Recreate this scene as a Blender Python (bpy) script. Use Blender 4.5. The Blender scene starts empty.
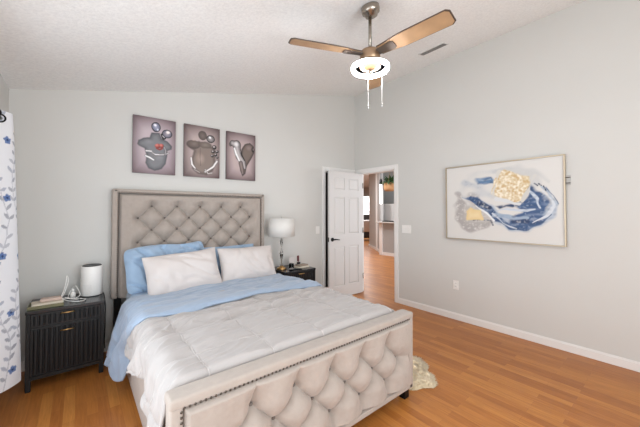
import bpy, bmesh, math, random
import numpy as np
from mathutils import Vector, Matrix, noise
random.seed(4)
PI = math.pi
sc = bpy.context.scene
COL = sc.collection

# ------------------------------------------------------------------ camera
H = 1.40
F_PX, YAW, PITCH, CY = 295.4, 0.6851, 0.0217, 205.0
cam_d = bpy.data.cameras.new('camera')
cam = bpy.data.objects.new('camera', cam_d); COL.objects.link(cam)
cam_d.sensor_fit = 'HORIZONTAL'; cam_d.sensor_width = 36.0
cam_d.lens = F_PX / 640 * 36.0
cam_d.shift_y = (CY - 213.5) / 640.0
cam_d.clip_start = 0.02
cam.location = (0, 0, H)
cam.rotation_euler = (PI/2 + PITCH, 0, -YAW)
sc.camera = cam

# ------------------------------------------------------------------ world, light, exposure
w = bpy.data.worlds.new('sky'); sc.world = w; w.use_nodes = True
w.node_tree.nodes['Background'].inputs[0].default_value = (0.80, 0.90, 1.0, 1)
w.node_tree.nodes['Background'].inputs[1].default_value = 1.0
sc.view_settings.view_transform = 'Standard'; sc.view_settings.look = 'None'
sc.view_settings.gamma = 1; sc.view_settings.use_curve_mapping = False
sc.view_settings.exposure = 0.40
sc.cycles.use_denoising = True
sc.cycles.max_bounces = 10; sc.cycles.diffuse_bounces = 7
sc.cycles.sample_clamp_indirect = 6
sc.cycles.caustics_reflective = False; sc.cycles.caustics_refractive = False

def area(name, loc, rot, sx, sy, power, col):
    d = bpy.data.lights.new(name, 'AREA'); d.shape = 'RECTANGLE'; d.size = sx; d.size_y = sy
    d.energy = power; d.color = col
    o = bpy.data.objects.new(name, d); o.location = loc; o.rotation_euler = rot; COL.objects.link(o)
    return o
# daylight entering by the window in the left wall; unseen rear window added for fill
area('daylight_left_window', (-0.66, 1.30, 1.20), (0, -PI/2, 0), 1.75, 2.30, 29, (0.91, 0.96, 1.0))
area('rear_fill_light', (1.0, -1.86, 1.30), (PI/2+.42, 0, 0), 2.4, 2.0, 82, (0.92, 0.965, 1.0))
# unseen fill lights added to brighten the rooms beyond the doorway
area('great_room_side_fill', (7.0, 2.1, 1.6), (PI/2, 0, 0), 3.0, 2.0, 70, (0.95, 0.97, 1.0))
area('great_room_top_fill', (6.4, 6.6, 2.90), (0, 0, 0), 1.2, 1.2, 55, (0.97, 0.98, 1.0))
area('far_room_top_fill', (10.8, 10.4, 2.90), (0, 0, 0), 1.6, 1.6, 110, (0.97, 0.98, 1.0))

# ------------------------------------------------------------------ helpers
def lin(c):
    c = c.lstrip('#'); out = []
    for i in (0, 2, 4):
        v = int(c[i:i+2], 16) / 255
        out.append(v/12.92 if v <= .04045 else ((v+.055)/1.055)**2.4)
    return (*out, 1)

def mat(name, col, rough=0.6, metal=0.0, var=0.0, vscale=8.0, bump=0.0, bscale=60.0, bdist=0.002,
        trans=0.0, emis=None, estr=0.0, stretch=(1, 1, 1), sheen=0.0, spec=0.5, ior=1.45, coat=0.0):
    m = bpy.data.materials.new(name); m.use_nodes = True
    nt = m.node_tree; b = nt.nodes['Principled BSDF']
    c = lin(col) if isinstance(col, str) else col
    b.inputs['Base Color'].default_value = c
    b.inputs['Roughness'].default_value = rough; b.inputs['Metallic'].default_value = metal
    b.inputs['Specular IOR Level'].default_value = spec
    b.inputs['IOR'].default_value = ior
    if trans: b.inputs['Transmission Weight'].default_value = trans
    if sheen: b.inputs['Sheen Weight'].default_value = sheen
    if coat: b.inputs['Coat Weight'].default_value = coat
    if emis: b.inputs['Emission Color'].default_value = lin(emis); b.inputs['Emission Strength'].default_value = estr
    tc = nt.nodes.new('ShaderNodeTexCoord'); mp = nt.nodes.new('ShaderNodeMapping')
    nt.links.new(tc.outputs['Object'], mp.inputs[0]); mp.inputs['Scale'].default_value = stretch
    n = nt.nodes.new('ShaderNodeTexNoise'); n.inputs['Scale'].default_value = vscale; n.inputs['Detail'].default_value = 5
    nt.links.new(mp.outputs[0], n.inputs['Vector'])
    mx = nt.nodes.new('ShaderNodeMix'); mx.data_type = 'RGBA'
    v = max(var, 0.01)
    mx.inputs[6].default_value = (c[0]*(1-v), c[1]*(1-v), c[2]*(1-v), 1)
    mx.inputs[7].default_value = (min(1, c[0]*(1+v)), min(1, c[1]*(1+v)), min(1, c[2]*(1+v)), 1)
    nt.links.new(n.outputs['Fac'], mx.inputs[0]); nt.links.new(mx.outputs[2], b.inputs['Base Color'])
    if bump:
        n2 = nt.nodes.new('ShaderNodeTexNoise'); n2.inputs['Scale'].default_value = bscale; n2.inputs['Detail'].default_value = 4
        nt.links.new(mp.outputs[0], n2.inputs['Vector'])
        bp = nt.nodes.new('ShaderNodeBump'); bp.inputs['Strength'].default_value = bump; bp.inputs['Distance'].default_value = bdist
        nt.links.new(n2.outputs['Fac'], bp.inputs['Height']); nt.links.new(bp.outputs[0], b.inputs['Normal'])
    return m

def attr_mat(name, rough=0.6, bump=0.0, bscale=200, metal=0.0, trans=0.0):
    m = bpy.data.materials.new(name); m.use_nodes = True
    nt = m.node_tree; b = nt.nodes['Principled BSDF']
    a = nt.nodes.new('ShaderNodeAttribute'); a.attribute_name = 'Col'
    nt.links.new(a.outputs['Color'], b.inputs['Base Color'])
    b.inputs['Roughness'].default_value = rough; b.inputs['Metallic'].default_value = metal
    if bump:
        tc = nt.nodes.new('ShaderNodeTexCoord')
        n2 = nt.nodes.new('ShaderNodeTexNoise'); n2.inputs['Scale'].default_value = bscale
        nt.links.new(tc.outputs['Object'], n2.inputs['Vector'])
        bp = nt.nodes.new('ShaderNodeBump'); bp.inputs['Strength'].default_value = bump; bp.inputs['Distance'].default_value = 0.001
        nt.links.new(n2.outputs['Fac'], bp.inputs['Height']); nt.links.new(bp.outputs[0], b.inputs['Normal'])
    return m

class MB:
    """collects shapes given in world coordinates and links them as one mesh object"""
    def __init__(s): s.v = []; s.f = []; s.sm = []
    def add(s, vs, fs, smooth=False):
        n = len(s.v); s.v += [tuple(p) for p in vs]
        s.f += [tuple(i+n for i in f) for f in fs]; s.sm += [smooth]*len(fs); return s
    def bm(s, bm, smooth=False, mtx=None):
        if mtx is not None: bm.transform(mtx)
        bm.verts.ensure_lookup_table(); bm.verts.index_update()
        s.add([v.co[:] for v in bm.verts], [[v.index for v in f.verts] for f in bm.faces], smooth); bm.free(); return s
    def box(s, a, b, bev=0.0, seg=2, mtx=None, smooth=False):
        a, b = [min(p, q) for p, q in zip(a, b)], [max(p, q) for p, q in zip(a, b)]
        bm = bmesh.new(); bmesh.ops.create_cube(bm, size=1)
        for v in bm.verts: v.co = Vector([(a[i]+b[i])/2 + v.co[i]*(b[i]-a[i]) for i in range(3)])
        if bev: bmesh.ops.bevel(bm, geom=list(bm.edges)+list(bm.verts), offset=bev, segments=seg, affect='EDGES', profile=0.5)
        return s.bm(bm, smooth or bool(bev and seg > 2), mtx)
    def tube(s, pts, r, n=10, cap=True):
        pts = [Vector(p) for p in pts]; rs = r if isinstance(r, (list, tuple)) else [r]*len(pts)
        vs = []; fs = []; up = None
        for i, p in enumerate(pts):
            t = (pts[min(i+1, len(pts)-1)] - pts[max(i-1, 0)]).normalized()
            if up is None:
                up = Vector((0, 0, 1)) if abs(t.z) < .9 else Vector((1, 0, 0))
            a = t.cross(up).normalized(); up = a.cross(t).normalized()
            for k in range(n):
                th = 2*PI*k/n; vs.append(p + (a*math.cos(th) + up*math.sin(th))*rs[i])
        for i in range(len(pts)-1):
            for k in range(n):
                fs.append((i*n+k, i*n+(k+1) % n, (i+1)*n+(k+1) % n, (i+1)*n+k))
        if cap: fs.append(tuple(range(n))[::-1]); fs.append(tuple((len(pts)-1)*n+k for k in range(n)))
        return s.add(vs, fs, True)
    def lathe(s, prof, c, n=32, axis=None, smooth=True):
        """prof: [(radius, height)] around z at c"""
        vs = []; fs = []
        for r, z in prof:
            for k in range(n):
                th = 2*PI*k/n; vs.append(Vector((r*math.cos(th), r*math.sin(th), z)))
        for i in range(len(prof)-1):
            for k in range(n):
                fs.append((i*n+k, i*n+(k+1) % n, (i+1)*n+(k+1) % n, (i+1)*n+k))
        if prof[0][0] > 1e-5: fs.append(tuple(range(n))[::-1])
        if prof[-1][0] > 1e-5: fs.append(tuple((len(prof)-1)*n+k for k in range(n)))
        q = axis if axis else Matrix.Identity(3)
        return s.add([q @ v + Vector(c) for v in vs], fs, smooth)
    def grid(s, fn, nu, nv, smooth=True):
        vs = [fn(i/nu, j/nv) for j in range(nv+1) for i in range(nu+1)]
        fs = [(j*(nu+1)+i, j*(nu+1)+i+1, (j+1)*(nu+1)+i+1, (j+1)*(nu+1)+i) for j in range(nv) for i in range(nu)]
        return s.add(vs, fs, smooth)
    def ball(s, c, r, sub=2, scale=(1, 1, 1)):
        bm = bmesh.new(); bmesh.ops.create_icosphere(bm, subdivisions=sub, radius=r)
        for v in bm.verts: v.co = Vector([v.co[i]*scale[i] + c[i] for i in range(3)])
        return s.bm(bm, True)
    def torus(s, c, R, r, nR=64, nr=14, q=None):
        vs = []; fs = []
        for i in range(nR):
            A = 2*PI*i/nR
            for j in range(nr):
                B = 2*PI*j/nr
                p = Vector(((R+r*math.cos(B))*math.cos(A), (R+r*math.cos(B))*math.sin(A), r*math.sin(B)))
                vs.append((q @ p if q else p) + Vector(c))
        for i in range(nR):
            for j in range(nr):
                fs.append((i*nr+j, ((i+1) % nR)*nr+j, ((i+1) % nR)*nr+(j+1) % nr, i*nr+(j+1) % nr))
        return s.add(vs, fs, True)
    def build(s, name, m, parent=None, kind=None, label=None, cols=None, origin=None):
        xs = list(zip(*s.v))
        o = Vector(origin) if origin else Vector(((min(xs[0])+max(xs[0]))/2, (min(xs[1])+max(xs[1]))/2, min(xs[2])))
        me = bpy.data.meshes.new(name)
        me.from_pydata([(p[0]-o[0], p[1]-o[1], p[2]-o[2]) for p in s.v], [], s.f)
        me.polygons.foreach_set('use_smooth', s.sm)
        if cols is not None:
            at = me.color_attributes.new('Col', 'FLOAT_COLOR', 'POINT')
            at.data.foreach_set('color', np.asarray(cols, dtype=np.float32).ravel())
        me.update()
        ob = bpy.data.objects.new(name, me); COL.objects.link(ob)
        ob.data.materials.append(m)
        base = Vector((0, 0, 0)); q = parent
        while q is not None: base += q.location; q = q.parent
        ob.parent = parent; ob.location = o - base
        if kind: ob['kind'] = kind
        if label: ob['label'] = label
        return ob

def tag(o, label, cat, group=None):
    o['label'] = label; o['category'] = cat
    if group: o['group'] = group
    return o
def thing(name, loc, label, cat, group=None):
    o = bpy.data.objects.new(name, None); COL.objects.link(o); o.location = loc
    o.empty_display_size = 0.1
    return tag(o, label, cat, group)
def struct(o): o['kind'] = 'structure'; return o
def sm01(x): x = max(0.0, min(1.0, x)); return x*x*(3-2*x)
def fbm(x, y, z=0.0, s=1.0): return noise.noise(Vector((x*s, y*s, z)))
def rot_about(p, axis, ang): return Matrix.Translation(p) @ Matrix.Rotation(ang, 4, axis) @ Matrix.Translation(-Vector(p))

# ------------------------------------------------------------------ materials
def wall_paint(name, col):
    return mat(name, col, rough=0.75, var=0.012, vscale=3, bump=0.25, bscale=130, bdist=0.0015, spec=0.25)
M_wall = wall_paint('wall_paint_grey', '#D1D0CC')
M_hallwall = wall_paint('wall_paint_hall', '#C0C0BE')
M_trim = mat('trim_white', '#E9E7E4', rough=0.4, spec=0.4)
M_door = mat('door_white', '#D6D4D2', rough=0.42, spec=0.4)
M_black = mat('black_metal', '#1A1A1B', rough=0.35, metal=0.6)
M_ceil = bpy.data.materials.new('ceiling_texture'); M_ceil.use_nodes = True
nt = M_ceil.node_tree; b = nt.nodes['Principled BSDF']; b.inputs['Roughness'].default_value = 0.9
b.inputs['Specular IOR Level'].default_value = 0.1
tc = nt.nodes.new('ShaderNodeTexCoord')
n1 = nt.nodes.new('ShaderNodeTexNoise'); n1.inputs['Scale'].default_value = 48; n1.inputs['Detail'].default_value = 6; n1.inputs['Roughness'].default_value = .7
nt.links.new(tc.outputs['Object'], n1.inputs['Vector'])
rp = nt.nodes.new('ShaderNodeValToRGB'); rp.color_ramp.elements[0].position = .35; rp.color_ramp.elements[1].position = .62
rp.color_ramp.elements[0].color = lin('#EAEAE9'); rp.color_ramp.elements[1].color = lin('#F6F6F4')
nt.links.new(n1.outputs['Fac'], rp.inputs[0]); nt.links.new(rp.outputs[0], b.inputs['Base Color'])
bp = nt.nodes.new('ShaderNodeBump'); bp.inputs['Strength'].default_value = 0.5; bp.inputs['Distance'].default_value = 0.007
nt.links.new(n1.outputs['Fac'], bp.inputs['Height']); nt.links.new(bp.outputs[0], b.inputs['Normal'])

def floor_material():
    m = bpy.data.materials.new('laminate_floor'); m.use_nodes = True
    nt = m.node_tree; b = nt.nodes['Principled BSDF']; L = nt.links.new
    tc = nt.nodes.new('ShaderNodeTexCoord')
    sw = nt.nodes.new('ShaderNodeMapping'); sw.inputs['Rotation'].default_value = (0, 0, PI/2)
    L(tc.outputs['Object'], sw.inputs[0])
    br = nt.nodes.new('ShaderNodeTexBrick'); br.offset = 0.37; br.offset_frequency = 2; br.squash = 1
    br.inputs['Scale'].default_value = 1; br.inputs['Brick Width'].default_value = 0.52; br.inputs['Row Height'].default_value = 0.064
    br.inputs['Mortar Size'].default_value = 0.0006; br.inputs['Mortar Smooth'].default_value = 0.4; br.inputs['Bias'].default_value = 0
    br.inputs['Color1'].default_value = (0, 0, 0, 1); br.inputs['Color2'].default_value = (1, 1, 1, 1)
    br.inputs['Mortar'].default_value = (0.0, 0.0, 0.0, 1)
    L(sw.outputs[0], br.inputs['Vector'])
    rp = nt.nodes.new('ShaderNodeValToRGB'); e = rp.color_ramp.elements
    e[0].position = 0; e[0].color = lin('#AB6A32'); e[1].position = 1; e[1].color = lin('#C58442')
    k = e.new(.5); k.color = lin('#B9773A')
    L(br.outputs['Color'], rp.inputs[0])
    mp = nt.nodes.new('ShaderNodeMapping'); mp.inputs['Scale'].default_value = (26, 1.6, 1)
    L(tc.outputs['Object'], mp.inputs[0])
    gr = nt.nodes.new('ShaderNodeTexNoise'); gr.inputs['Scale'].default_value = 2.4; gr.inputs['Detail'].default_value = 7; gr.inputs['Roughness'].default_value = .62
    gr.inputs['Distortion'].default_value = .6
    L(mp.outputs[0], gr.inputs['Vector'])
    r2 = nt.nodes.new('ShaderNodeValToRGB'); r2.color_ramp.elements[0].position = .3; r2.color_ramp.elements[1].position = .72
    r2.color_ramp.elements[0].color = (.74, .69, .63, 1); r2.color_ramp.elements[1].color = (1.06, 1.06, 1.06, 1)
    L(gr.outputs['Fac'], r2.inputs[0])
    mu = nt.nodes.new('ShaderNodeMix'); mu.data_type = 'RGBA'; mu.blend_type = 'MULTIPLY'; mu.inputs[0].default_value = 1
    L(rp.outputs[0], mu.inputs[6]); L(r2.outputs[0], mu.inputs[7])
    m2 = nt.nodes.new('ShaderNodeMix'); m2.data_type = 'RGBA'
    L(br.outputs['Fac'], m2.inputs[0]); L(mu.outputs[2], m2.inputs[6]); m2.inputs[7].default_value = lin('#8A5530')
    L(m2.outputs[2], b.inputs['Base Color'])
    b.inputs['Roughness'].default_value = 0.36; b.inputs['Specular IOR Level'].default_value = 0.45
    bp = nt.nodes.new('ShaderNodeBump'); bp.inputs['Strength'].default_value = .06; bp.inputs['Distance'].default_value = .001
    L(gr.outputs['Fac'], bp.inputs['Height']); L(bp.outputs[0], b.inputs['Normal'])
    return m
M_floor = floor_material()

def linen(name, col, var=.10):
    m = mat(name, col, rough=0.9, var=var, vscale=28, bump=0.5, bscale=420, bdist=0.0012, sheen=0.25, spec=0.2)
    return m
M_linen = linen('bed_upholstery', '#AA9F96')
M_button = linen('bed_button_shaded', '#6F6761')  # darkened to put the shade of the tufts into the buttons
M_nail = mat('nailhead_pewter', '#5D544C', rough=0.3, metal=0.9)
M_comf = mat('comforter_silver', '#ACA6A3', rough=0.62, var=.03, vscale=6, bump=.2, bscale=300, bdist=.0006, sheen=.35, spec=.35)
M_blue = mat('comforter_blue', '#96A7BC', rough=0.6, var=.03, vscale=6, bump=.2, bscale=300, bdist=.0006, sheen=.35, spec=.35)
M_sheet = mat('sheet_blue', '#9AB2CB', rough=0.6, var=.04, vscale=6, sheen=.3, spec=.3)
M_white = mat('pillow_white', '#CFC7C3', rough=0.8, var=.015, vscale=5, sheen=.2, spec=.2)
M_matt = mat('mattress_ticking', '#D8D6D2', rough=0.9)
M_nsblack = mat('nightstand_black', '#0E0F11', rough=0.42, var=.15, vscale=5, stretch=(1, 1, .15), bump=.1, bscale=60, spec=.5)
M_nstop = mat('nightstand_top_black', '#24262A', rough=0.2, var=.1, vscale=4, spec=.6)
M_brass = mat('brass', '#C9A06A', rough=0.28, metal=0.95)
M_chrome = mat('chrome', '#C9C7C4', rough=0.28, metal=1.0)
M_glass = mat('clear_glass', '#FFFFFF', rough=0.02, trans=1.0, ior=1.25, spec=.5)
M_shade = mat('lampshade_linen', '#DEDBD6', rough=0.9, bump=.3, bscale=400, bdist=.001)
M_plast = mat('white_plastic', '#ECEAE6', rough=0.35)
M_blackpl = mat('black_plastic', '#17181B', rough=0.3)
M_nickel = mat('brushed_nickel', '#A39B90', rough=0.27, metal=1.0, var=.1, vscale=20, stretch=(1, 1, 8))
M_blade = mat('blade_wood', '#A98866', rough=0.5, var=.30, vscale=9, stretch=(1, 1, 1), bump=.1, bscale=90)
M_bladeedge = mat('blade_dark_edge', '#4B3C33', rough=0.5)
M_ring = mat('led_ring', '#FFFFFF', rough=.5, emis='#FBFBFF', estr=68)

# ------------------------------------------------------------------ room
XL, XR, YB, YR = -0.482, 3.81, 3.678, -1.60
ZC0, SL = 2.463, 0.234
def zc(x): return ZC0 + SL*(x-XL)
WT = 0.12
struct(MB().box((XL-WT, YR-WT, -0.1), (XR+WT, YB+WT, 0)).build('floor', M_floor, origin=(0, 0, 0)))
struct(MB().box((XR+WT, 1.6, -0.1), (15.0, 14.0, 0)).build('floor', M_floor, origin=(0, 0, 0)))
# ceiling slab, sloping
c = MB(); a0, a1 = XL-WT, XR+WT
c.add([(a0, YR-WT, zc(a0)), (a1, YR-WT, zc(a1)), (a1, YB+WT, zc(a1)), (a0, YB+WT, zc(a0)),
       (a0, YR-WT, zc(a0)+.12), (a1, YR-WT, zc(a1)+.12), (a1, YB+WT, zc(a1)+.12), (a0, YB+WT, zc(a0)+.12)],
      [(0, 3, 2, 1), (4, 5, 6, 7), (0, 1, 5, 4), (1, 2, 6, 5), (2, 3, 7, 6), (3, 0, 4, 7)])
struct(c.build('ceiling', M_ceil, origin=(0, 0, 0)))
def gable(mb, y0, y1, xa, xb, zlow=0.0):
    """wall slab across x with its top following the ceiling"""
    A = [(xa, zlow), (xb, zlow), (xb, zc(xb)), (xa, zc(xa))]
    vs = [(p[0], y0, p[1]) for p in A] + [(p[0], y1, p[1]) for p in A]
    mb.add(vs, [(0, 1, 2, 3), (7, 6, 5, 4), (0, 4, 5, 1), (1, 5, 6, 2), (2, 6, 7, 3), (3, 7, 4, 0)])
CX0, CX1, DZ = 3.112, 3.745, 2.065      # closet opening in the back wall
DY0, DY1 = 2.82, 3.60                   # doorway in the right wall
wb = MB(); gable(wb, YB, YB+WT, XL-WT, CX0); gable(wb, YB, YB+WT, CX0, CX1, DZ); gable(wb, YB, YB+WT, CX1, XR+WT)
struct(wb.build('wall_back', M_wall, origin=(0, 0, 0)))
wr = MB(); zt = zc(XR+WT)
wr.box((XR, YR, 0), (XR+WT, DY0, zt)).box((XR, DY0, DZ), (XR+WT, DY1, zt)).box((XR, DY1, 0), (XR+WT, YB, zt))
struct(wr.build('wall_right', M_wall, origin=(0, 0, 0)))
wl = MB(); z0 = zc(XL)
WY0, WY1, WZ0, WZ1 = 0.15, 2.50, 0.32, 2.05
wl.box((XL-WT, YR, 0), (XL, WY0, z0)).box((XL-WT, WY1, 0), (XL, YB, z0)).box((XL-WT, WY0, 0), (XL, WY1, WZ0)).box((XL-WT, WY0, WZ1), (XL, WY1, z0))
struct(wl.build('wall_left', M_wall, origin=(0, 0, 0)))
RX0, RX1, RZ0, RZ1 = -0.2, 2.2, 0.30, 2.30
wf = MB(); gable(wf, YR-WT, YR, XL-WT, RX0); gable(wf, YR-WT, YR, RX1, XR+WT); gable(wf, YR-WT, YR, RX0, RX1, RZ1)
wf.box((RX0, YR-WT, 0), (RX1, YR, RZ0))
struct(wf.build('wall_front', M_wall, origin=(0, 0, 0)))
# windows
def window(name, horiz, a0, a1, z0, z1, pos, nb):
    f = MB()
    def bx(u0, u1, s0, s1, d=.05):
        if horiz: f.box((u0, pos-d/2, s0), (u1, pos+d/2, s1), .004)
        else: f.box((pos-d/2, u0, s0), (pos+d/2, u1, s1), .004)
    bx(a0, a0+.05, z0, z1); bx(a1-.05, a1, z0, z1); bx(a0+.05, a1-.05, z0, z0+.05); bx(a0+.05, a1-.05, z1-.05, z1)
    for i in range(1, nb): m_ = a0+(a1-a0)*i/nb; bx(m_-.02, m_+.02, z0+.05, z1-.05, .04)
    fr = struct(f.build(name, M_trim)); 
    return fr
window('window_1', False, WY0, WY1, WZ0, WZ1, XL-.06, 2)
window('added_rear_window', True, RX0, RX1, RZ0, RZ1, YR-.06, 3)  # unseen window added as the opening for the rear fill light
# closet behind the back wall opening
M_closet = wall_paint('closet_shade_tone', '#6E6862')  # wall colour darkened to stand in for the unlit interior
cl = MB(); cy0 = YB+WT
cl.box((CX0-.5, cy0+.7, 0), (CX1+.2, cy0+.78, 2.5)).box((CX0-.58, cy0, 0), (CX0-.5, cy0+.78, 2.5)).box((CX1+.12, cy0, 0), (CX1+.2, cy0+.7, 2.5))
cl.box((CX0-.58, cy0, 2.5), (CX1+.2, cy0+.78, 2.56)).box((CX0-.58, cy0, -.06), (CX1+.2, cy0+.78, 0.0))
struct(cl.build('wall_closet', M_closet, origin=(0, 0, 0)))

# baseboards
def baseboard(name, a, b_, inward):
    m_ = MB(); (x0, y0), (x1, y1) = a, b_
    h, t = .085, .014; nx, ny = inward
    m_.box((x0, y0, 0), (x1+nx*t, y1+ny*t, h-.012), .002).box((x0, y0, h-.012), (x1+nx*t*.6, y1+ny*t*.6, h), .002)
    return struct(m_.build(name, M_trim))
baseboard('baseboard_right', (XR, YR), (XR, DY0-.065), (-1, 0))
baseboard('baseboard_back', (XL, YB), (CX0-.07, YB), (0, -1))
baseboard('baseboard_left', (XL, YR), (XL, YB), (1, 0))
# casings
def casing_x(name, x, y0, y1, z1, side, hw=.065, t=.016):      # around an opening in a wall of constant x
    m_ = MB(); s0, s1 = (x, x+side*t)
    m_.box((s0, y0-hw, 0), (s1, y0, z1+hw), .004).box((s0, y1, 0), (s1, min(y1+hw, YB), z1+hw), .004).box((s0, y0, z1), (s1, y1, z1+hw), .004)
    return m_
jm = casing_x('', XR, DY0, DY1, DZ, -1)
jm.box((XR, DY0-.001, 0), (XR+WT, DY0+.018, DZ)).box((XR, DY1-.018, 0), (XR+WT, DY1+.001, DZ)).box((XR, DY0, DZ-.018), (XR+WT, DY1, DZ+.001))
jm.box((XR+.045, DY0+.018, 0), (XR+.08, DY0+.03, DZ-.018)).box((XR+.045, DY1-.03, 0), (XR+.08, DY1-.018, DZ-.018))
tr1 = struct(jm.build('trim_1', M_trim))
for z in (.28, 1.02, 1.80):
    MB().box((XR+.004, DY0+.018, z), (XR+.03, DY0+.0205, z+.07)).build('strike_plate', M_black, tr1) if z == 1.02 else None
cm = MB(); hw = .065; t = .016
cm.box((CX0-hw, YB-t, 0), (CX0, YB, DZ+hw), .004).box((CX1, YB-t, 0), (XR-.017, YB, DZ+hw), .004).box((CX0, YB-t, DZ), (CX1, YB, DZ+hw), .004)
cm.box((CX0, YB, 0), (CX0+.012, YB+WT, DZ)).box((CX1-.012, YB, 0), (CX1, YB+WT, DZ)).box((CX0+.012, YB, DZ-.012), (CX1-.012, YB+WT, DZ))
struct(cm.build('trim_2', M_trim))

# six-panel bedroom door, swung open along the back wall
def door(x0, x1, yf, th, z0, z1):
    m_ = MB(); st = .105
    rows = [(0.20, 0.83), (1.03, 1.63), (1.75, 1.945)]
    xm = (x0+x1)/2; colsx = [(x0+st, xm-.045), (xm+.045, x1-st)]
    m_.box((x0, yf+.012, z0), (x1, yf+th-.012, z1))
    for yy, sgn in ((yf, 1), (yf+th, -1)):
        ya, yb_ = sorted((yy, yy+sgn*.0125))
        m_.box((x0, ya, z0), (x0+st, yb_, z1)).box((x1-st, ya, z0), (x1, yb_, z1)).box((xm-.045, ya, z0+.0), (xm+.045, yb_, z1))
        zs = [z0, rows[0][0]], [rows[0][1], rows[1][0]], [rows[1][1], rows[2][0]], [rows[2][1], z1]
        for za, zb in zs:
            for xa, xb in ((x0+st, xm-.045), (xm+.045, x1-st)): m_.box((xa, ya, za), (xb, yb_, zb))
        for xa, xb in colsx:
            for za, zb in rows:
                q = .028; yo = yy+sgn*.0125; yi = yy+sgn*.003
                vs = [(xa+.006, yo, za+.006), (xb-.006, yo, za+.006), (xb-.006, yo, zb-.006), (xa+.006, yo, zb-.006),
                      (xa+q, yi, za+q), (xb-q, yi, za+q), (xb-q, yi, zb-q), (xa+q, yi, zb-q)]
                fs = [(0, 1, 5, 4), (1, 2, 6, 5), (2, 3, 7, 6), (3, 0, 4, 7), (4, 5, 6, 7)]
                if sgn < 0: fs = [f[::-1] for f in fs]
                m_.add(vs, fs)
    return m_
dr = struct(door(3.050, 3.815, 3.50, .036, .012, 2.050).build('door_1', M_door))
def handle(yf, sg):
    h = MB(); kx, kz = 3.112, .955
    q = Matrix.Rotation(-PI/2 if sg > 0 else PI/2, 3, 'X')
    h.lathe([(.0, 0), (.031, 0), (.031, .007), (.024, .011), (.010, .014), (.010, .045)], (kx, yf, kz), 20, Matrix.Rotation(PI/2*sg, 3, 'X'))
    h.tube([(kx, yf-sg*.045, kz), (kx+.03, yf-sg*.05, kz+.003), (kx+.07, yf-sg*.05, kz-.002), (kx+.115, yf-sg*.047, kz-.008)], [.011, .010, .008, .007], 10)
    return h
handle(3.50, 1).build('door_handle', M_black, dr, label='black lever handle')
for z in (.25, 1.03, 1.80):
    MB().tube([(3.818, 3.495, z), (3.818, 3.495, z+.09)], .007, 8).build('hinge', M_nickel, dr)
MB().box((3.046, 3.508, .92), (3.0505, 3.528, .99)).build('latch_plate', M_black, dr)

# ------------------------------------------------------------------ rooms beyond the doorway
hw_ = MB()
def vwall(mb, p, q, z0, z1, t=.1):
    p, q = Vector((*p, 0)), Vector((*q, 0)); d = (q-p).normalized(); n = Vector((d.y, -d.x, 0))*t
    A = [p, q, q+n, p+n]
    mb.add([(a.x, a.y, z0) for a in A]+[(a.x, a.y, z1) for a in A], [(0, 3, 2, 1), (4, 5, 6, 7), (0, 1, 5, 4), (1, 2, 6, 5), (2, 3, 7, 6), (3, 0, 4, 7)])
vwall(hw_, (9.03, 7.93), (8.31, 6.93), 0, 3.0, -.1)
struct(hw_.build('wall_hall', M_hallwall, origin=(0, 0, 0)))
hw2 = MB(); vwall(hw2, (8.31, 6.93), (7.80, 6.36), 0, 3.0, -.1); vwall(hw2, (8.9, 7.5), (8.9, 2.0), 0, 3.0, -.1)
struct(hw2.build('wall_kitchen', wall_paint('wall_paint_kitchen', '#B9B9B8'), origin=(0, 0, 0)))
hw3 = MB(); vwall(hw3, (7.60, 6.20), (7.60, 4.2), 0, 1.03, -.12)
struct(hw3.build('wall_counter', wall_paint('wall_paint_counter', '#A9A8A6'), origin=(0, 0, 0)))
struct(MB().box((8.24, 6.84, 0), (8.33, 6.93, 3.0), .004).build('trim_3', M_trim))
struct(MB().box((7.56, 6.10, 0), (7.66, 6.22, 1.03), .004).build('trim_4', M_trim))
bb = MB(); vwall(bb, (9.02, 7.95), (8.33, 6.97), 0, .10, .02); vwall(bb, (8.24, 6.84), (7.76, 6.34), 0, .10, .02); bb.box((7.58, 4.2, 0), (7.60, 6.10, .10))
struct(bb.build('baseboard_hall', M_trim))
hc = MB().box((XR+WT, 1.6, 3.0), (15.0, 14.0, 3.1)); struct(hc.build('ceiling', M_trim, origin=(0, 0, 0)))
he = MB().box((XR+WT, 13.9, 0), (15.0, 14.0, 3.0)).box((14.9, 1.6, 0), (15.0, 13.9, 3.0)).box((XR+WT, 1.5, 0), (5.0, 1.6, 3.0)).box((9.0, 1.5, 0), (15.0, 1.6, 3.0)).box((XR+WT, YB+WT, 0), (XR+WT+.05, 14.0, 3.0))
struct(he.build('wall_far', M_hallwall, origin=(0, 0, 0)))
# far window of the great room: bright daylight behind white frame
def along(px, dist):
    th = YAW + math.atan((px-320)/F_PX); return Vector((math.sin(th)*dist, math.cos(th)*dist, 0))
wc = along(366.4, 15.8)
wq = Matrix.Rotation(-math.radians(48), 4, 'Z')
wm = MB()
for x0_, x1_, z0_, z1_ in ((-.25, .25, 2.12, 2.20), (-.25, .25, .55, .63), (-.25, -.18, .63, 2.12), (.18, .25, .63, 2.12), (-.18, .18, 1.36, 1.41)):
    wm.box((x0_, -.03, z0_), (x1_, .03, z1_), mtx=Matrix.Translation(wc) @ wq)
wn = struct(wm.build('window_3', M_trim))
M_day = mat('bright_sky_pane', '#FFFFFF', emis='#F4FAFF', estr=1.3)
MB().box((-.18, -.005, .63), (.18, .005, 2.12), mtx=Matrix.Translation(wc) @ wq).build('window_pane', M_day, wn)

# counter on half wall
ct = MB().box((7.44, 4.2, 1.03), (7.98, 6.28, 1.07), .008)
tag(ct.build('breakfast_counter', mat('counter_stone', '#C9C6C1', rough=.3, var=.1, vscale=30)), 'pale stone breakfast counter on the grey half wall beyond the doorway', 'counter')
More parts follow.
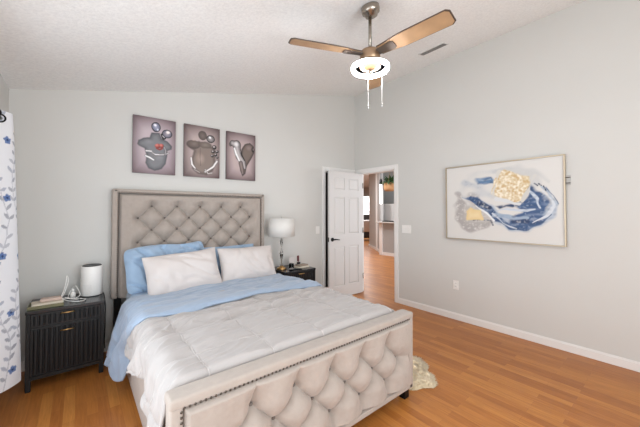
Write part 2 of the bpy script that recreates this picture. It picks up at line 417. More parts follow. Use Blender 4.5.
# white cabinet behind the counter
cb = thing('kitchen_cabinet', (8.42, 6.23, 0), 'white panelled kitchen cabinet standing behind the breakfast counter', 'cabinet')
MB().box((8.2, 5.90, .02), (8.78, 6.56, 1.66), .008).build('body', M_trim, cb)
for k in range(2):
    y0_ = 5.91+k*.325
    MB().box((8.182, y0_, .12), (8.199, y0_+.315, 1.62), .006).build('door', M_door, cb)
# things on the counter
tr = thing('serving_tray', (7.62, 5.86, 1.07), 'low dark tray lying on the breakfast counter', 'tray')
MB().box((7.52, 5.72, 1.071), (7.74, 6.06, 1.083), .005).build('tray_base', M_blackpl, tr)
MB().box((7.52, 5.72, 1.083), (7.53, 6.06, 1.10)).box((7.73, 5.72, 1.083), (7.74, 6.06, 1.10)).box((7.53, 5.72, 1.083), (7.73, 5.73, 1.10)).box((7.53, 6.05, 1.083), (7.73, 6.06, 1.10)).build('rim', M_blackpl, tr)
vz = MB().lathe([(.0, 0), (.045, 0), (.055, .04), (.05, .09), (.022, .14), (.02, .19), (.03, .2), (.026, .2), (.016, .18), (.0, .18)], (7.62, 5.62, 1.07), 20)
tag(vz.build('bottle_vase', M_plast), 'white bottle-shaped vase beside the dark tray on the counter', 'vase')
# pendant light
pd = thing('pendant_light', (7.9, 6.13, 1.62), 'slim white tube pendant light hanging over the counter on a dark cord', 'lamp')
pp = along(381.0, 9.9)
pd.location = (pp.x, pp.y, 1.62)
MB().tube([(pp.x, pp.y, 2.42), (pp.x, pp.y, 3.0)], .008, 6).build('cord', M_blackpl, pd)
MB().lathe([(.0, 2.48), (.012, 2.48), (.045, 2.42), (.05, 2.33), (.03, 2.29)][::-1], (pp.x, pp.y, 0), 16).build('socket_cap', M_blackpl, pd)
MB().lathe([(.034, 1.64), (.044, 1.66), (.044, 2.27), (.03, 2.29)], (pp.x, pp.y, 0), 16).build('lamp_shade', mat('glowing_glass', '#FFFFFF', emis='#FFFFFF', estr=1.1), pd)
# wicker wall planter
M_wick = mat('wicker', '#B98F66', rough=.8, var=.3, vscale=60, stretch=(1, 1, 5), bump=.8, bscale=120, bdist=.004)
M_leaf = mat('leaf_green', '#3D5A34', rough=.6, var=.4, vscale=12)
pl_ = thing('potted_plant', (7.62, 5.66, 2.08), 'leafy green plant in a wicker basket hung beyond the doorway', 'plant')
bk = MB().lathe([(.0, 0), (.22, 0), (.25, .06), (.26, .24), (.245, .25), (.235, .22), (.0, .24)], (7.7, 5.82, 2.05), 24)
bk.build('basket', M_wick, pl_)
lf = MB(); rr = random.Random(7)
for i in range(110):
    a_ = rr.uniform(0, 2*PI); ln = rr.uniform(.18, .34); el = rr.uniform(.2, 1.35)
    p0 = Vector((7.7+math.cos(a_)*.1, 5.82+math.sin(a_)*.1, 2.29)); d = Vector((math.cos(a_)*math.cos(el), math.sin(a_)*math.cos(el), math.sin(el)))
    s_ = Vector((-math.sin(a_), math.cos(a_), 0))*rr.uniform(.03, .05)
    m1 = p0+d*ln*.55; tip = p0+d*ln+Vector((0, 0, -.12*math.cos(el)))
    lf.add([p0, m1+s_, tip, m1-s_, m1+Vector((0, 0, .012))], [(0, 1, 4), (1, 2, 4), (2, 3, 4), (3, 0, 4)], True)
lf.build('foliage', M_leaf, pl_)
MB().tube([(7.7-.2, 5.82, 2.3), (7.7, 5.82, 2.85), (7.7+.2, 5.82, 2.3)], .006, 6).tube([(7.7, 5.82, 2.85), (7.7, 5.82, 3.0)], .006, 6).build('hanging_cord', M_wick, pl_)
# far room: dark cabinet with a white throw-covered bench
fb = along(366.6, 14.6)
kt = thing('armchair', (fb.x, fb.y, 0), 'dark brown armchair with white cushion far down the hall', 'chair')
qq = Matrix.Translation((fb.x, fb.y, 0)) @ Matrix.Rotation(-math.radians(48), 4, 'Z')
MB().box((-.35, -.3, .12), (.35, .35, .42), .05, 3, mtx=qq).box((-.35, .2, .4), (.35, .38, 1.25), .05, 3, mtx=qq).build('frame', mat('dark_leather', '#2B211D', rough=.5), kt)
MB().box((-.28, -.32, .42), (.28, .18, .98), .06, 3, mtx=qq).build('cushion', M_white, kt)
for sx in (-.28, .28):
    for sy in (-.22, .28): MB().box((sx-.03, sy-.03, 0), (sx+.03, sy+.03, .12), mtx=qq).build('leg', M_black, kt)

# ------------------------------------------------------------------ painted boards
def T(c): return np.array(lin(c)[:3])
class Paint:
    def __init__(s, nu, nv, col, asp):
        s.nu, s.nv, s.asp = nu, nv, asp
        u, v = np.meshgrid(np.linspace(0, 1, nu), np.linspace(0, 1, nv)); s.u, s.v = u, v
        s.img = np.ones((nv, nu, 3))*T(col)
        r = np.random.RandomState(3); s.n = np.zeros((nv, nu))
        for k in range(14):
            a = r.uniform(0, PI); fr = r.uniform(12, 60); s.n += np.sin(fr*(u*np.cos(a)+v/asp*np.sin(a))+r.uniform(0, 6)+2*np.sin(7*u+5*v+k))
        s.n /= 6
        f = r.rand(nv, nu)
        for q in range(5): f = (f+np.roll(f, 1, 0)+np.roll(f, -1, 0)+np.roll(f, 1, 1)+np.roll(f, -1, 1))/5
        s.f = (f-f.mean())/f.std()
    def warp(s, k, fr=1.0):
        r = np.random.RandomState(9); U0, V0 = s.u.copy(), s.v.copy()
        for q in range(10):
            a = r.uniform(0, 2*PI); f = r.uniform(15, 90)*fr; ph = r.uniform(0, 6)
            d = np.sin(f*(U0*np.cos(a)+V0*np.sin(a)/s.asp)+ph+1.5*np.sin(9*U0+7*V0+q))*k/f*30
            s.u = s.u+d*np.sin(a); s.v = s.v+d*np.cos(a)
    def mix(s, m, c): m = np.clip(m, 0, 1)[..., None]; s.img = s.img*(1-m) + (c if isinstance(c, np.ndarray) and c.ndim == 3 else T(c))*m
    def vign(s, c, k=1.0):
        d = np.maximum(np.abs(s.u-.5)*2, np.abs(s.v-.5)*2)*.5+np.hypot(s.u-.5, s.v-.5)*.7
        s.mix(np.clip((d-.45)/.5, 0, 1)**1.3*k, c)
    def ell(s, cx, cy, rx, ry, rim, core=None, ang=0, soft=.12, hl=(0, 0)):
        x = s.u-cx; y = (s.v-cy)/s.asp; ca, sa = math.cos(ang), math.sin(ang)
        X = (x*ca+y*sa)/rx; Y = (-x*sa+y*ca)/ry; r = np.hypot(X, Y)
        m = np.clip((1-r)/soft, 0, 1)
        if core:
            r2 = np.hypot(X-hl[0], Y-hl[1]); t = np.clip(1.05-r2, 0, 1)[..., None]
            c = T(rim)*(1-t)+T(core)*t
            s.mix(m, c)
        else: s.mix(m, rim)
    def line(s, pts, wd, c, c2=None, soft=.35, rough=0.0, a=1.0):
        best = np.full(s.u.shape, 9.0); wd = wd if isinstance(wd, (list, tuple)) else [wd]*len(pts)
        for i in range(len(pts)-1):
            (x0, y0), (x1, y1) = pts[i], pts[i+1]; y0 /= s.asp; y1 /= s.asp
            X, Y = s.u-x0, s.v/s.asp-y0; dx, dy = x1-x0, y1-y0
            t = np.clip((X*dx+Y*dy)/(dx*dx+dy*dy+1e-9), 0, 1)
            d = np.hypot(X-t*dx, Y-t*dy)/(wd[i]*(1-t)+wd[i+1]*t)
            best = np.minimum(best, d)
        best = best+rough*s.n
        m = np.clip((1-best)/soft, 0, 1)*a
        if c2:
            t = np.clip(1.1-best*1.2, 0, 1)[..., None]; s.mix(m, T(c)*(1-t)+T(c2)*t)
        else: s.mix(m, c)
    def poly(s, pts, c, soft=.012, rough=0.0, a=1.0, c2=None):
        P = [(x, y/s.asp) for x, y in pts]; X, Y = s.u, s.v/s.asp
        ins = np.zeros(s.u.shape, bool); dist = np.full(s.u.shape, 9.0)
        for i in range(len(P)):
            (x0, y0), (x1, y1) = P[i], P[(i+1) % len(P)]
            cnd = ((y0 > Y) != (y1 > Y)) & (X < (x1-x0)*(Y-y0)/(y1-y0+1e-12)+x0); ins ^= cnd
            dx, dy = x1-x0, y1-y0; t = np.clip(((X-x0)*dx+(Y-y0)*dy)/(dx*dx+dy*dy+1e-12), 0, 1)
            dist = np.minimum(dist, np.hypot(X-x0-t*dx, Y-y0-t*dy))
        sd = np.where(ins, dist, -dist)+rough*s.n*.02
        m = np.clip(sd/soft+.5, 0, 1)*a
        if c2:
            t = np.clip(sd/.09, 0, 1)[..., None]; s.mix(m, T(c)*(1-t)+T(c2)*t)
        else: s.mix(m, c)

def board(name, P, o, ud, wdt, hgt, dep, nrm, m, parent=None, edge='#5A4A4A'):
    """painted board: lower left corner o of the painted face, u direction ud, normal nrm (towards the room)"""
    o, ud, nrm = Vector(o), Vector(ud), Vector(nrm)
    vs = []
    for j in range(P.nv):
        for i in range(P.nu): vs.append(o+ud*(wdt*i/(P.nu-1))+Vector((0, 0, hgt*j/(P.nv-1))))
    nu, nv = P.nu, P.nv
    fs = [(j*nu+i, j*nu+i+1, (j+1)*nu+i+1, (j+1)*nu+i) for j in range(nv-1) for i in range(nu-1)]
    flip = ud.cross(Vector((0, 0, 1))).dot(nrm) < 0
    if flip: fs = [f[::-1] for f in fs]
    mb = MB(); mb.add(vs, fs)
    cols = np.ones((nu*nv, 4)); cols[:, :3] = P.img.reshape(-1, 3)
    C4 = [o, o+ud*wdt, o+ud*wdt+Vector((0, 0, hgt)), o+Vector((0, 0, hgt))]
    vs2 = C4+[p-nrm*dep for p in C4]
    f2 = [(0, 4, 5, 1), (1, 5, 6, 2), (2, 6, 7, 3), (3, 7, 4, 0), (4, 7, 6, 5)]
    mb.add(vs2, [f[::-1] for f in f2] if flip else f2)
    ce = np.ones((8, 4)); ce[:, :3] = T(edge)
    return mb.build(name, m, parent, cols=np.vstack([cols, ce]))

M_print = attr_mat('canvas_print', rough=.55, bump=.15, bscale=500)
# print 1
p1 = Paint(130, 190, '#B7A6AC', 130/190)
p1.ell(.42, .55, .55, .75, '#C3B5BA', soft=.9); p1.vign('#4A3236', .85); p1.warp(.0012)
F = lambda L: [(x, 1-y) for x, y in L]
body1 = F([(.10, .50), (.12, .43), (.24, .38), (.38, .36), (.42, .27), (.60, .26), (.66, .36), (.80, .39), (.91, .47), (.90, .53), (.80, .56), (.79, .68), (.76, .80), (.66, .90), (.50, .945), (.36, .91), (.29, .82), (.31, .68), (.26, .56), (.14, .53)])
p1.poly(body1, '#3F3F44', soft=.03); p1.poly([(x*.95+.025, y*.97+.012) for x, y in body1], '#5C5D62', soft=.06, c2='#7B7C80')
p1.ell(.60, .30, .12, .10, '#8A8B8E', soft=1); p1.ell(.36, .56, .12, .08, '#88898C', soft=1)
for cx_, cy_, rx_, ry_, an in ((.52, .84, .115, .135, 0), (.79, .745, .130, .120, .5)):
    p1.ell(cx_, cy_, rx_, ry_, '#17181E', soft=.08); p1.ell(cx_, cy_, rx_*.86, ry_*.86, '#50546C', '#A6A9C0' if an == 0 else '#A8A0A6', soft=.15)
p1.ell(.50, .875, .05, .045, '#F2F2FA', soft=.6); p1.ell(.56, .80, .03, .04, '#E0E2F0', soft=.6); p1.line([(.44, .80), (.50, .76), (.58, .77)], .014, '#20222C', soft=.5)
p1.ell(.81, .775, .065, .05, '#FBF5F5', soft=.5); p1.line([(.66, .72), (.70, .65), (.74, .66)], [.035, .045, .03], '#1C1B20'); p1.line([(.68, .70), (.72, .67)], .014, '#D8D2D4', soft=.8)
p1.ell(.565, .505, .075, .062, '#7A2422', '#E08478', soft=.12, hl=(-.3, .3)); p1.ell(.655, .515, .062, .060, '#7A2422', '#E08478', soft=.12, hl=(-.2, .3)); p1.line([(.54, .46), (.61, .44), (.67, .47)], .03, '#8E3430', soft=.6)
p1.line([(.42, .385), (.52, .345), (.64, .35), (.74, .37), (.84, .40)], [.022, .034, .036, .034, .02], '#1E1D21', '#C8C4C6', soft=.25)
p1.line([(.72, .50), (.76, .43), (.74, .36)], [.03, .032, .03], '#1E1D21', '#A9A5A8', soft=.3); p1.line([(.50, .352), (.60, .352)], .010, '#FFFFFF', soft=.8)
p1.line([(.30, .395), (.42, .40)], .034, '#2A292D', '#EDEAEA', soft=.25); p1.line([(.29, .31), (.37, .29), (.47, .245)], [.03, .038, .03], '#26252A', '#FFFFFF', soft=.25)
# print 2
p2 = Paint(130, 190, '#B09F9C', 130/190); p2.ell(.5, .5, .55, .75, '#BCA9A6', soft=.9); p2.vign('#452F30', .9); p2.warp(.0014)
p2.poly(F([(.12, .44), (.20, .34), (.40, .30), (.62, .34), (.84, .40), (.90, .52), (.86, .62), (.88, .72), (.80, .86), (.62, .95), (.38, .94), (.22, .84), (.20, .66), (.26, .50)]), '#4B403C', soft=.05, c2='#85766E')
p2.ell(.25, .62, .21, .135, '#4A3F3B', '#7E6F68', soft=.18, hl=(.1, .2)); p2.ell(.50, .82, .13, .145, '#453A36', '#736560', soft=.14); p2.ell(.58, .64, .22, .11, '#4C413D', '#86786F', soft=.3)
p2.ell(.44, .36, .19, .24, '#7A6A62', '#AB998E', soft=.5); p2.line([(.44, .56), (.43, .40), (.45, .22)], .012, '#5A4C46', soft=1)
p2.ell(.73, .775, .130, .120, '#141214', soft=.08); p2.ell(.73, .775, .112, .104, '#4A4546', '#A9A2A2', soft=.15); p2.ell(.71, .80, .05, .045, '#FFFFFF', soft=.6); p2.line([(.66, .72), (.76, .70)], .012, '#1A1718')
for a_, b_, c_ in ((.84, .62, .070), (.92, .54, .055), (.80, .53, .060), (.88, .47, .055), (.78, .44, .050), (.93, .42, .04)):
    p2.ell(a_, b_, c_, c_, '#1F1A1B', soft=.2); p2.ell(a_-.01, b_+.01, c_*.6, c_*.55, '#6E6364', '#C9C0BF', soft=.4)
p2.line([(.19, .36), (.21, .24), (.30, .16)], [.034, .04, .03], '#2C2524', '#FFFAF8', soft=.2); p2.line([(.92, .34), (.82, .23), (.70, .17), (.58, .11)], [.045, .045, .04, .03], '#2C2524', '#F8F2F0', soft=.2)
p2.line([(.28, .14), (.42, .09)], .036, '#2E2726', '#A89C98', soft=.3); p2.line([(.58, .15), (.66, .08), (.78, .10)], .024, '#2E2726', '#D8CFCC', soft=.3)
# print 3
p3 = Paint(130, 190, '#B5A2A2', 130/190); p3.ell(.5, .5, .55, .75, '#C0ADAA', soft=.9); p3.vign('#463033', .9); p3.warp(.0014)
p3.poly(F([(.50, .34), (.62, .22), (.80, .18), (.94, .24), (.96, .38), (.84, .54), (.70, .68), (.64, .86), (.54, .92), (.46, .80), (.46, .60)]), '#362C2D', soft=.03, c2='#75675F')
p3.ell(.76, .70, .15, .12, '#6E5F5C', '#8C7C78', soft=.6); p3.ell(.91, .68, .065, .10, '#221A1B', soft=.3); p3.ell(.92, .69, .03, .06, '#7E706E', soft=.6); p3.ell(.13, .73, .06, .08, '#2A2122', '#7E7272', soft=.3)
p3.line([(.20, .76), (.34, .74), (.36, .62), (.42, .50), (.56, .38), (.62, .26)], [.10, .15, .13, .13, .11, .05], '#1C1718', '#BFB8B8', soft=.15)
p3.ell(.32, .75, .09, .10, '#E9E5E6', soft=.7); p3.line([(.26, .66), (.32, .54), (.42, .42), (.50, .36)], [.04, .05, .04, .02], '#FFFFFF', soft=.9); p3.line([(.46, .64), (.52, .52), (.61, .42)], [.035, .03, .02], '#120E0F', soft=.6)
p3.line([(.40, .70), (.46, .60)], .03, '#8E8586', soft=.8); p3.line([(.48, .36), (.52, .24), (.55, .14)], [.09, .08, .04], '#332929', '#8F7F7B', soft=.3)
yb = YB-.03
for P_, x0_, x1_, lab in ((p1, .432, .848, 'figure print with red heart and two metallic heads, nearest the curtain'),
                          (p2, .940, 1.358, 'brown embracing torso print with shiny arms, middle of the three prints'),
                          (p3, 1.446, 1.848, 'print of silver and dark heart-shaped wings, nearest the doorway')):
    o_ = board('canvas_print', P_, (x0_, yb, 1.812), (1, 0, 0), x1_-x0_, .615, .026, (0, -1, 0), M_print)
    tag(o_, lab, 'picture', 'canvas prints above the headboard')

# large abstract painting
PY0, PY1, PZ0, PZ1, PX = 1.976, .733, 1.045, 1.977, 3.765
pa = Paint(260, 196, '#DAD8D4', 260/196)
pa.warp(.0035)
pa.line([(.12, .62), (.158, .649), (.241, .832), (.332, .913), (.48, .907)], [.02, .05, .06, .05, .02], '#C3C6C8', soft=1.2, rough=.5, a=.55)
pa.line([(.479, .892), (.671, .907), (.81, .832), (.9, .72)], [.02, .05, .05, .02], '#BFC1C2', soft=1.0, rough=.5, a=.7)
pa.line([(.19, .80), (.34, .68), (.42, .60)], [.04, .07, .05], '#B9C0C8', soft=1.0, rough=.6, a=.7)
pa.poly([(.309, .817), (.454, .84), (.462, .752), (.313, .735)], '#5F7FA3', soft=.02, rough=1.0)
pa.line([(.33, .80), (.44, .80)], .012, '#8FA6BE', rough=.6)
pa.line([(.145, .60), (.15, .45), (.14, .28), (.24, .16), (.38, .20), (.44, .25)], [.05, .07, .06, .06, .05, .03], '#A9A4A2', soft=.6, rough=.5, a=.95)
pa.line([(.15, .6), (.25, .55), (.33, .42)], [.05, .06, .05], '#B2AFAF', soft=.8, rough=.5, a=.9)
pa.poly([(.13, .3), (.28, .11), (.44, .24), (.36, .44), (.19, .46)], '#B5B0AC', soft=.05, rough=1.2, a=.8)
pa.line([(.28, .26), (.44, .26), (.46, .20)], .012, '#6F747C', rough=.5)
pa.poly([(.46, .61), (.52, .92), (.80, .86), (.83, .72), (.72, .48), (.44, .55)], '#C8C8C6', soft=.03, rough=.8, a=.8)
# navy swoosh
pa.line([(.169, .568), (.307, .520), (.414, .422), (.50, .29), (.60, .20), (.72, .195), (.821, .258), (.905, .36), (.935, .455), (.905, .598), (.841, .682)],
        [.012, .03, .05, .055, .055, .06, .06, .05, .035, .02, .01], '#B3BECB', soft=.5, rough=.35)
pa.line([(.169, .568), (.25, .55), (.307, .510), (.40, .42), (.50, .28), (.60, .19), (.72, .185), (.821, .25), (.90, .35)], [.012, .022, .035, .04, .03, .025, .035, .035, .012], '#3B5780', soft=.3, rough=.4)
pa.poly([(.74, .69), (.84, .60), (.90, .46), (.86, .30), (.74, .22), (.60, .20), (.60, .30), (.70, .36), (.66, .43), (.72, .54)], '#3E5A84', soft=.02, rough=1.0)
pa.poly([(.775, .661), (.703, .515), (.555, .440), (.46, .455), (.52, .41), (.66, .44), (.74, .52)], '#2F4366', soft=.015, rough=.6)
pa.line([(.47, .33), (.60, .30), (.74, .30)], [.02, .03, .02], '#9FB0C4', rough=.5); pa.line([(.62, .25), (.74, .26)], .03, '#2F4468', rough=.6)
pa.line([(.495, .386), (.63, .400), (.74, .378), (.80, .40)], [.008, .014, .014, .006], '#CBD3DD', soft=.5, rough=.5)
pa.line([(.757, .622), (.82, .52), (.839, .42)], [.008, .012, .008], '#C9D3DE', rough=.5)
pa.line([(.857, .615), (.919, .507), (.93, .44), (.88, .33), (.78, .24)], [.008, .014, .014, .014, .006], '#D3D8DE', soft=.4, rough=.4)
pa.line([(.88, .66), (.94, .55), (.955, .46)], .006, '#5B6F8C', rough=.4)
pa.line([(.45, .36), (.55, .22), (.65, .165)], .006, '#C9D1DB', rough=.5); pa.line([(.30, .46), (.40, .36), (.47, .26)], .010, '#E9ECEE', rough=.6)
pa.line([(.33, .49), (.42, .43)], .02, '#263A5C', rough=.5)
for x_, y_ in ((.805, .704), (.833, .701)): pa.line([(x_-.008, y_+.012), (x_+.01, y_-.01)], .007, '#22304A')
pa.line([(.86, .68), (.885, .62)], .006, '#22304A')
bl = np.clip((pa.img[..., 2]-pa.img[..., 0])*5, 0, 1)
st = np.sin(38*(pa.u*.5+pa.v*.9)+3*pa.n)*.5+.5*np.sin(97*(pa.u*.35-pa.v*.9)+2*pa.n+4)
pa.mix(bl*np.clip(st-.15, 0, 1)*.75, '#8C9DB4'); pa.mix(bl*np.clip(-st-.35, 0, 1)*.8, '#2B3D5E')
pa.mix(bl*np.clip(pa.n-.75, 0, 1)*1.2, '#D5DBE2'); pa.mix(bl*np.clip(pa.f*.4-.35, 0, 1), '#8FA2BA')
gy_ = (1-bl)*np.clip((.62-pa.img[..., 0])*8, 0, 1); pa.mix(gy_*np.clip(pa.f*.4, 0, 1), '#D6D3D0')
wg = np.clip((pa.n-.6), 0, 1)*np.clip(1-np.hypot((pa.u-.5)/.45, (pa.v-.55)/.42), 0, 1)*1.6
pa.mix(wg*.7, '#BDC3CA')
# gilded areas
pa.poly([(.51, .888), (.56, .915), (.64, .845), (.772, .802), (.703, .507), (.57, .50), (.44, .594)], '#D9C7A2', soft=.012, rough=.7, c2='#E0D2B4')
g = np.clip(pa.f*.8-.1, 0, 1)*np.clip((pa.img[..., 0]-pa.img[..., 2]-.12)*6, 0, 1); pa.mix(g*.9, '#F3EAD8')
g = np.clip(-pa.f*.8-.3, 0, 1)*np.clip((pa.img[..., 0]-pa.img[..., 2]-.12)*6, 0, 1); pa.mix(g*.6, '#C49A58')
pa.line([(.46, .60), (.52, .88)], .010, '#D3D1CB', rough=.8); pa.line([(.70, .50), (.80, .80)], .012, '#D0CEC9', rough=.8); pa.line([(.48, .53), (.68, .47)], .02, '#D8DADC', rough=.6)
pa.poly([(.203, .386), (.24, .42), (.27, .385), (.35, .398), (.359, .271), (.209, .266)], '#E6CB94', soft=.012, rough=.7, c2='#F3E2BC')
M_frame = mat('champagne_gold_frame', '#C4B59D', rough=.4, metal=.7)
pt = thing('wall_painting', (XR-.02, (PY0+PY1)/2, PZ0), 'large framed abstract painting with navy swoosh and gold patch', 'painting')
board('canvas', pa, (PX+.014, PY0-.012, PZ0+.012), (0, -1, 0), PY0-PY1-.024, PZ1-PZ0-.024, .022, (-1, 0, 0), attr_mat('abstract_canvas', rough=.6, bump=.3, bscale=160), pt)
fm = MB(); ft = .011
fm.box((PX, PY1, PZ0), (XR-.004, PY1+ft, PZ1), .001).box((PX, PY0-ft, PZ0), (XR-.004, PY0, PZ1), .001)
fm.box((PX, PY1+ft, PZ0), (XR-.004, PY0-ft, PZ0+ft), .001).box((PX, PY1+ft, PZ1-ft), (XR-.004, PY0-ft, PZ1), .001)
fm.build('frame', M_frame, pt)
# small wall bracket beside painting
br = thing('wall_bracket', (XR, .705, 1.68), 'small grey wall bracket beside the gold frame of the painting', 'bracket')
MB().box((XR-.012, .695, 1.665), (XR, .735, 1.765), .003).build('plate', mat('bracket_grey', '#B9B6B2', rough=.4), br)
for z_ in (1.74, 1.685): MB().tube([(XR-.017, .735, z_), (XR-.017, .695, z_)], .004, 8).build('pin', M_nail, br)

# switches and outlet
def plate_x(name, y0, y1, z0, z1, n, lab, cat):
    r = thing(name, (XR, (y0+y1)/2, z0), lab, cat)
    MB().box((XR-.006, y0, z0), (XR, y1, z1), .002).build('plate', M_plast, r)
    for k in range(n):
        yc = y0+(y1-y0)*(k+.5)/n
        if cat == 'switch': MB().box((XR-.011, yc-.016, z0+.028), (XR-.006, yc+.016, z1-.028), .002).build('rocker', M_plast, r)
    return r
plate_x('light_switch', 2.535, 2.69, 1.075, 1.195, 3, 'wide white rocker switch plate on the wall beside the doorway', 'switch')
ol = plate_x('wall_outlet', 1.835, 1.907, .388, .502, 1, 'white duplex power outlet low on the wall under the abstract painting', 'outlet')
for zz in (.415, .455):
    MB().box((XR-.009, 1.855, zz), (XR-.006, 1.887, zz+.028), .004).build('socket', M_plast, ol)
    MB().box((XR-.0098, 1.863, zz+.008), (XR-.009, 1.866, zz+.020)).box((XR-.0098, 1.876, zz+.008), (XR-.009, 1.879, zz+.020)).build('slot', M_blackpl, ol)
sw = thing('light_switch', (2.955, YB, 1.05), 'single white switch plate on the wall by the black door gap', 'switch')
MB().box((2.918, YB-.006, 1.045), (2.992, YB, 1.163), .002).build('plate', M_plast, sw)
MB().box((2.939, YB-.011, 1.073), (2.971, YB-.006, 1.135), .002).build('rocker', M_plast, sw)

# ceiling vent
tilt = math.atan(SL)
def ceil_m(x, y, drop=0.0): return Matrix.Translation((x, y, zc(x)-drop)) @ Matrix.Rotation(-tilt, 4, 'Y')
vm = ceil_m(3.24, 1.84)
vt = thing('ceiling_vent', (3.24, 1.84, zc(3.24)), 'grey slatted air vent in the sloped ceiling', 'vent')
MB().box((-.055, -.165, -.008), (-.042, .165, 0), mtx=vm).box((.042, -.165, -.008), (.055, .165, 0), mtx=vm).box((-.042, -.165, -.008), (.042, -.150, 0), mtx=vm).box((-.042, .150, -.008), (.042, .165, 0), mtx=vm).build('frame', mat('vent_frame', '#CFCDCA', rough=.5), vt)
MB().box((-.042, -.150, -.002), (.042, .150, -.0005), mtx=vm).build('duct_shade_sheet', mat('vent_painted_shade', '#3A3836', rough=.8), vt)  # thin dark sheet painted as the shade inside the duct
sl_ = MB()
for k in range(6):
    x_ = -.036+k*.0144
    sl_.box((x_-.0015, -.15, -.012), (x_+.0055, .15, -.010), mtx=vm @ Matrix.Rotation(.0, 4, 'Y'))
sl_.box((-.042, -.004, -.013), (.042, .004, -.009), mtx=vm)
sl_.build('slats', mat('vent_slats', '#8F8C88', rough=.5), vt)

# ------------------------------------------------------------------ ceiling fan
FX, FY = 1.71, 1.487; ZCF = zc(FX); ZB = 2.60
fan = thing('ceiling_fan', (FX, FY, ZCF), 'three-blade wood and nickel ceiling fan with a glowing ring light', 'ceiling fan')
cq = (Matrix.Translation((FX, FY, ZCF)) @ Matrix.Rotation(-tilt, 4, 'Y'))
bmx = MB()
prof = [(.0, -.085), (.028, -.085), (.045, -.078), (.050, -.06), (.066, -.052), (.070, -.03), (.068, -.004), (.062, .0), (.0, .0)]
tmp = MB().lathe(prof, (0, 0, 0), 36); bmx.add([cq @ Vector(v) for v in tmp.v], tmp.f, True)
bmx.build('canopy', M_nickel, fan)
MB().tube([(FX, FY, ZCF-.07), (FX, FY, 2.625)], .0125, 16).lathe([(.0125, 2.66), (.020, 2.655), (.024, 2.625), (.0125, 2.62)][::-1], (FX, FY, 0), 20).build('downrod', M_nickel, fan)
M_motor = mat('motor_brushed_nickel', '#A58A70', rough=.3, metal=.85, var=.12, vscale=30, stretch=(1, 1, 10))
MB().lathe([(.0, 2.545), (.070, 2.545), (.076, 2.552), (.078, 2.612), (.068, 2.624), (.03, 2.628), (.0, 2.628)], (FX, FY, 0), 40).build('motor_housing', M_motor, fan)
MB().lathe([(.0, 2.478), (.030, 2.478), (.040, 2.488), (.078, 2.500), (.086, 2.52), (.070, 2.545), (.0, 2.545)], (FX, FY, 0), 40).build('light_housing', mat('light_housing_bronze', '#8F7050', rough=.5, metal=.3), fan)
for k in range(3):
    a_ = k*2*PI/3+.6; MB().tube([(FX+.08*math.cos(a_), FY+.08*math.sin(a_), 2.505), (FX+.128*math.cos(a_), FY+.128*math.sin(a_), 2.488)], .006, 8).build('ring_bracket', M_motor, fan)
MB().torus((FX, FY, 2.485), .131, .0115, 72, 16).build('ring_light', M_ring, fan, label='glowing white ring light')
MB().lathe([(.116, 2.5005), (.144, 2.5005), (.144, 2.503), (.116, 2.503), (.116, 2.5005)], (FX, FY, 0), 56, smooth=False).build('ring_light_shield', M_plast, fan)  # shield added above the ring to block its light towards the ceiling
def blade(ang):
    q = Matrix.Translation((FX, FY, ZB)) @ Matrix.Rotation(ang, 4, 'Z') @ Matrix.Rotation(math.radians(-13), 4, 'X')
    r0, r1 = .085, .625
    prof = []   # outline (x, half width)
    for i in range(25):
        t = i/24; x = r0+(r1-r0)*t
        hwid = .046+.020*sm01(t/.4)
        e = (r1-x)
        if e < .02: hwid -= .02-math.sqrt(max(0, .02**2-(.02-e)**2))
        prof.append((x, hwid))
    top = []; 
    def slab(sc_, z0_, z1_):
        vs = []
        for x, h in prof:
            xx = x if sc_ == 1 else r0+.004+(x-r0)*(1-.012/(r1-r0)) ; hh = h if sc_ == 1 else max(h-.0045, .001)
            vs += [q @ Vector((xx, -hh, z0_)), q @ Vector((xx, hh, z0_)), q @ Vector((xx, hh, z1_)), q @ Vector((xx, -hh, z1_))]
        fs = [(3, 2, 1, 0)]
        n = len(prof)
        for i in range(n-1):
            a = i*4; b_ = a+4
            fs += [(a, a+1, b_+1, b_), (a+1, a+2, b_+2, b_+1), (a+2, a+3, b_+3, b_+2), (a+3, a, b_, b_+3)]
        fs.append(tuple((n-1)*4+k for k in range(4)))
        return MB().add(vs, fs)
    bl = slab(1, -.003, .004).build('blade', M_bladeedge, fan, label='wooden blade with dark edge')
    slab(.9, -.0045, -.003).build('blade_veneer', M_blade, bl, label='brown wood underside')
    br_ = MB(); pts = [(.05, .028), (.11, .030), (.16, .036), (.20, .040), (.215, .028), (.218, .0)]
    vs = []
    ol_ = [(x, y) for x, y in pts]+[(x, -y) for x, y in pts[::-1][1:]]
    n = len(ol_)
    vs = [q @ Vector((x, y, -.012)) for x, y in ol_]+[q @ Vector((x, y, -.005)) for x, y in ol_]
    fs = [tuple(range(n)), tuple(range(n, 2*n))[::-1]]+[(i, i+n, (i+1) % n+n, (i+1) % n) for i in range(n)]
    br_.add(vs, fs); br_.build('blade_bracket', mat_bracket, fan)
mat_bracket = mat('bracket_bronze', '#5F534A', rough=.7, metal=.0)
for a_ in (157.7, -85.5, 37.0): blade(math.radians(a_))
for (dx, dy, zend) in ((-.015, .008, 2.178), (.066, -.058, 2.192)):
    ch = MB(); z = 2.47
    ch.tube([(FX+dx, FY+dy, 2.475), (FX+dx, FY+dy, zend+.03)], .0016, 6)
    while z > zend+.035: ch.ball((FX+dx, FY+dy, z), .0026, 1); z -= .0075
    c_ = ch.build('pull_chain', M_plast, fan)
    MB().lathe([(.0, 0), (.005, .003), (.0055, .02), (.003, .032), (.0, .034)], (FX+dx, FY+dy, zend), 12).build('chain_fob', M_chrome, c_)

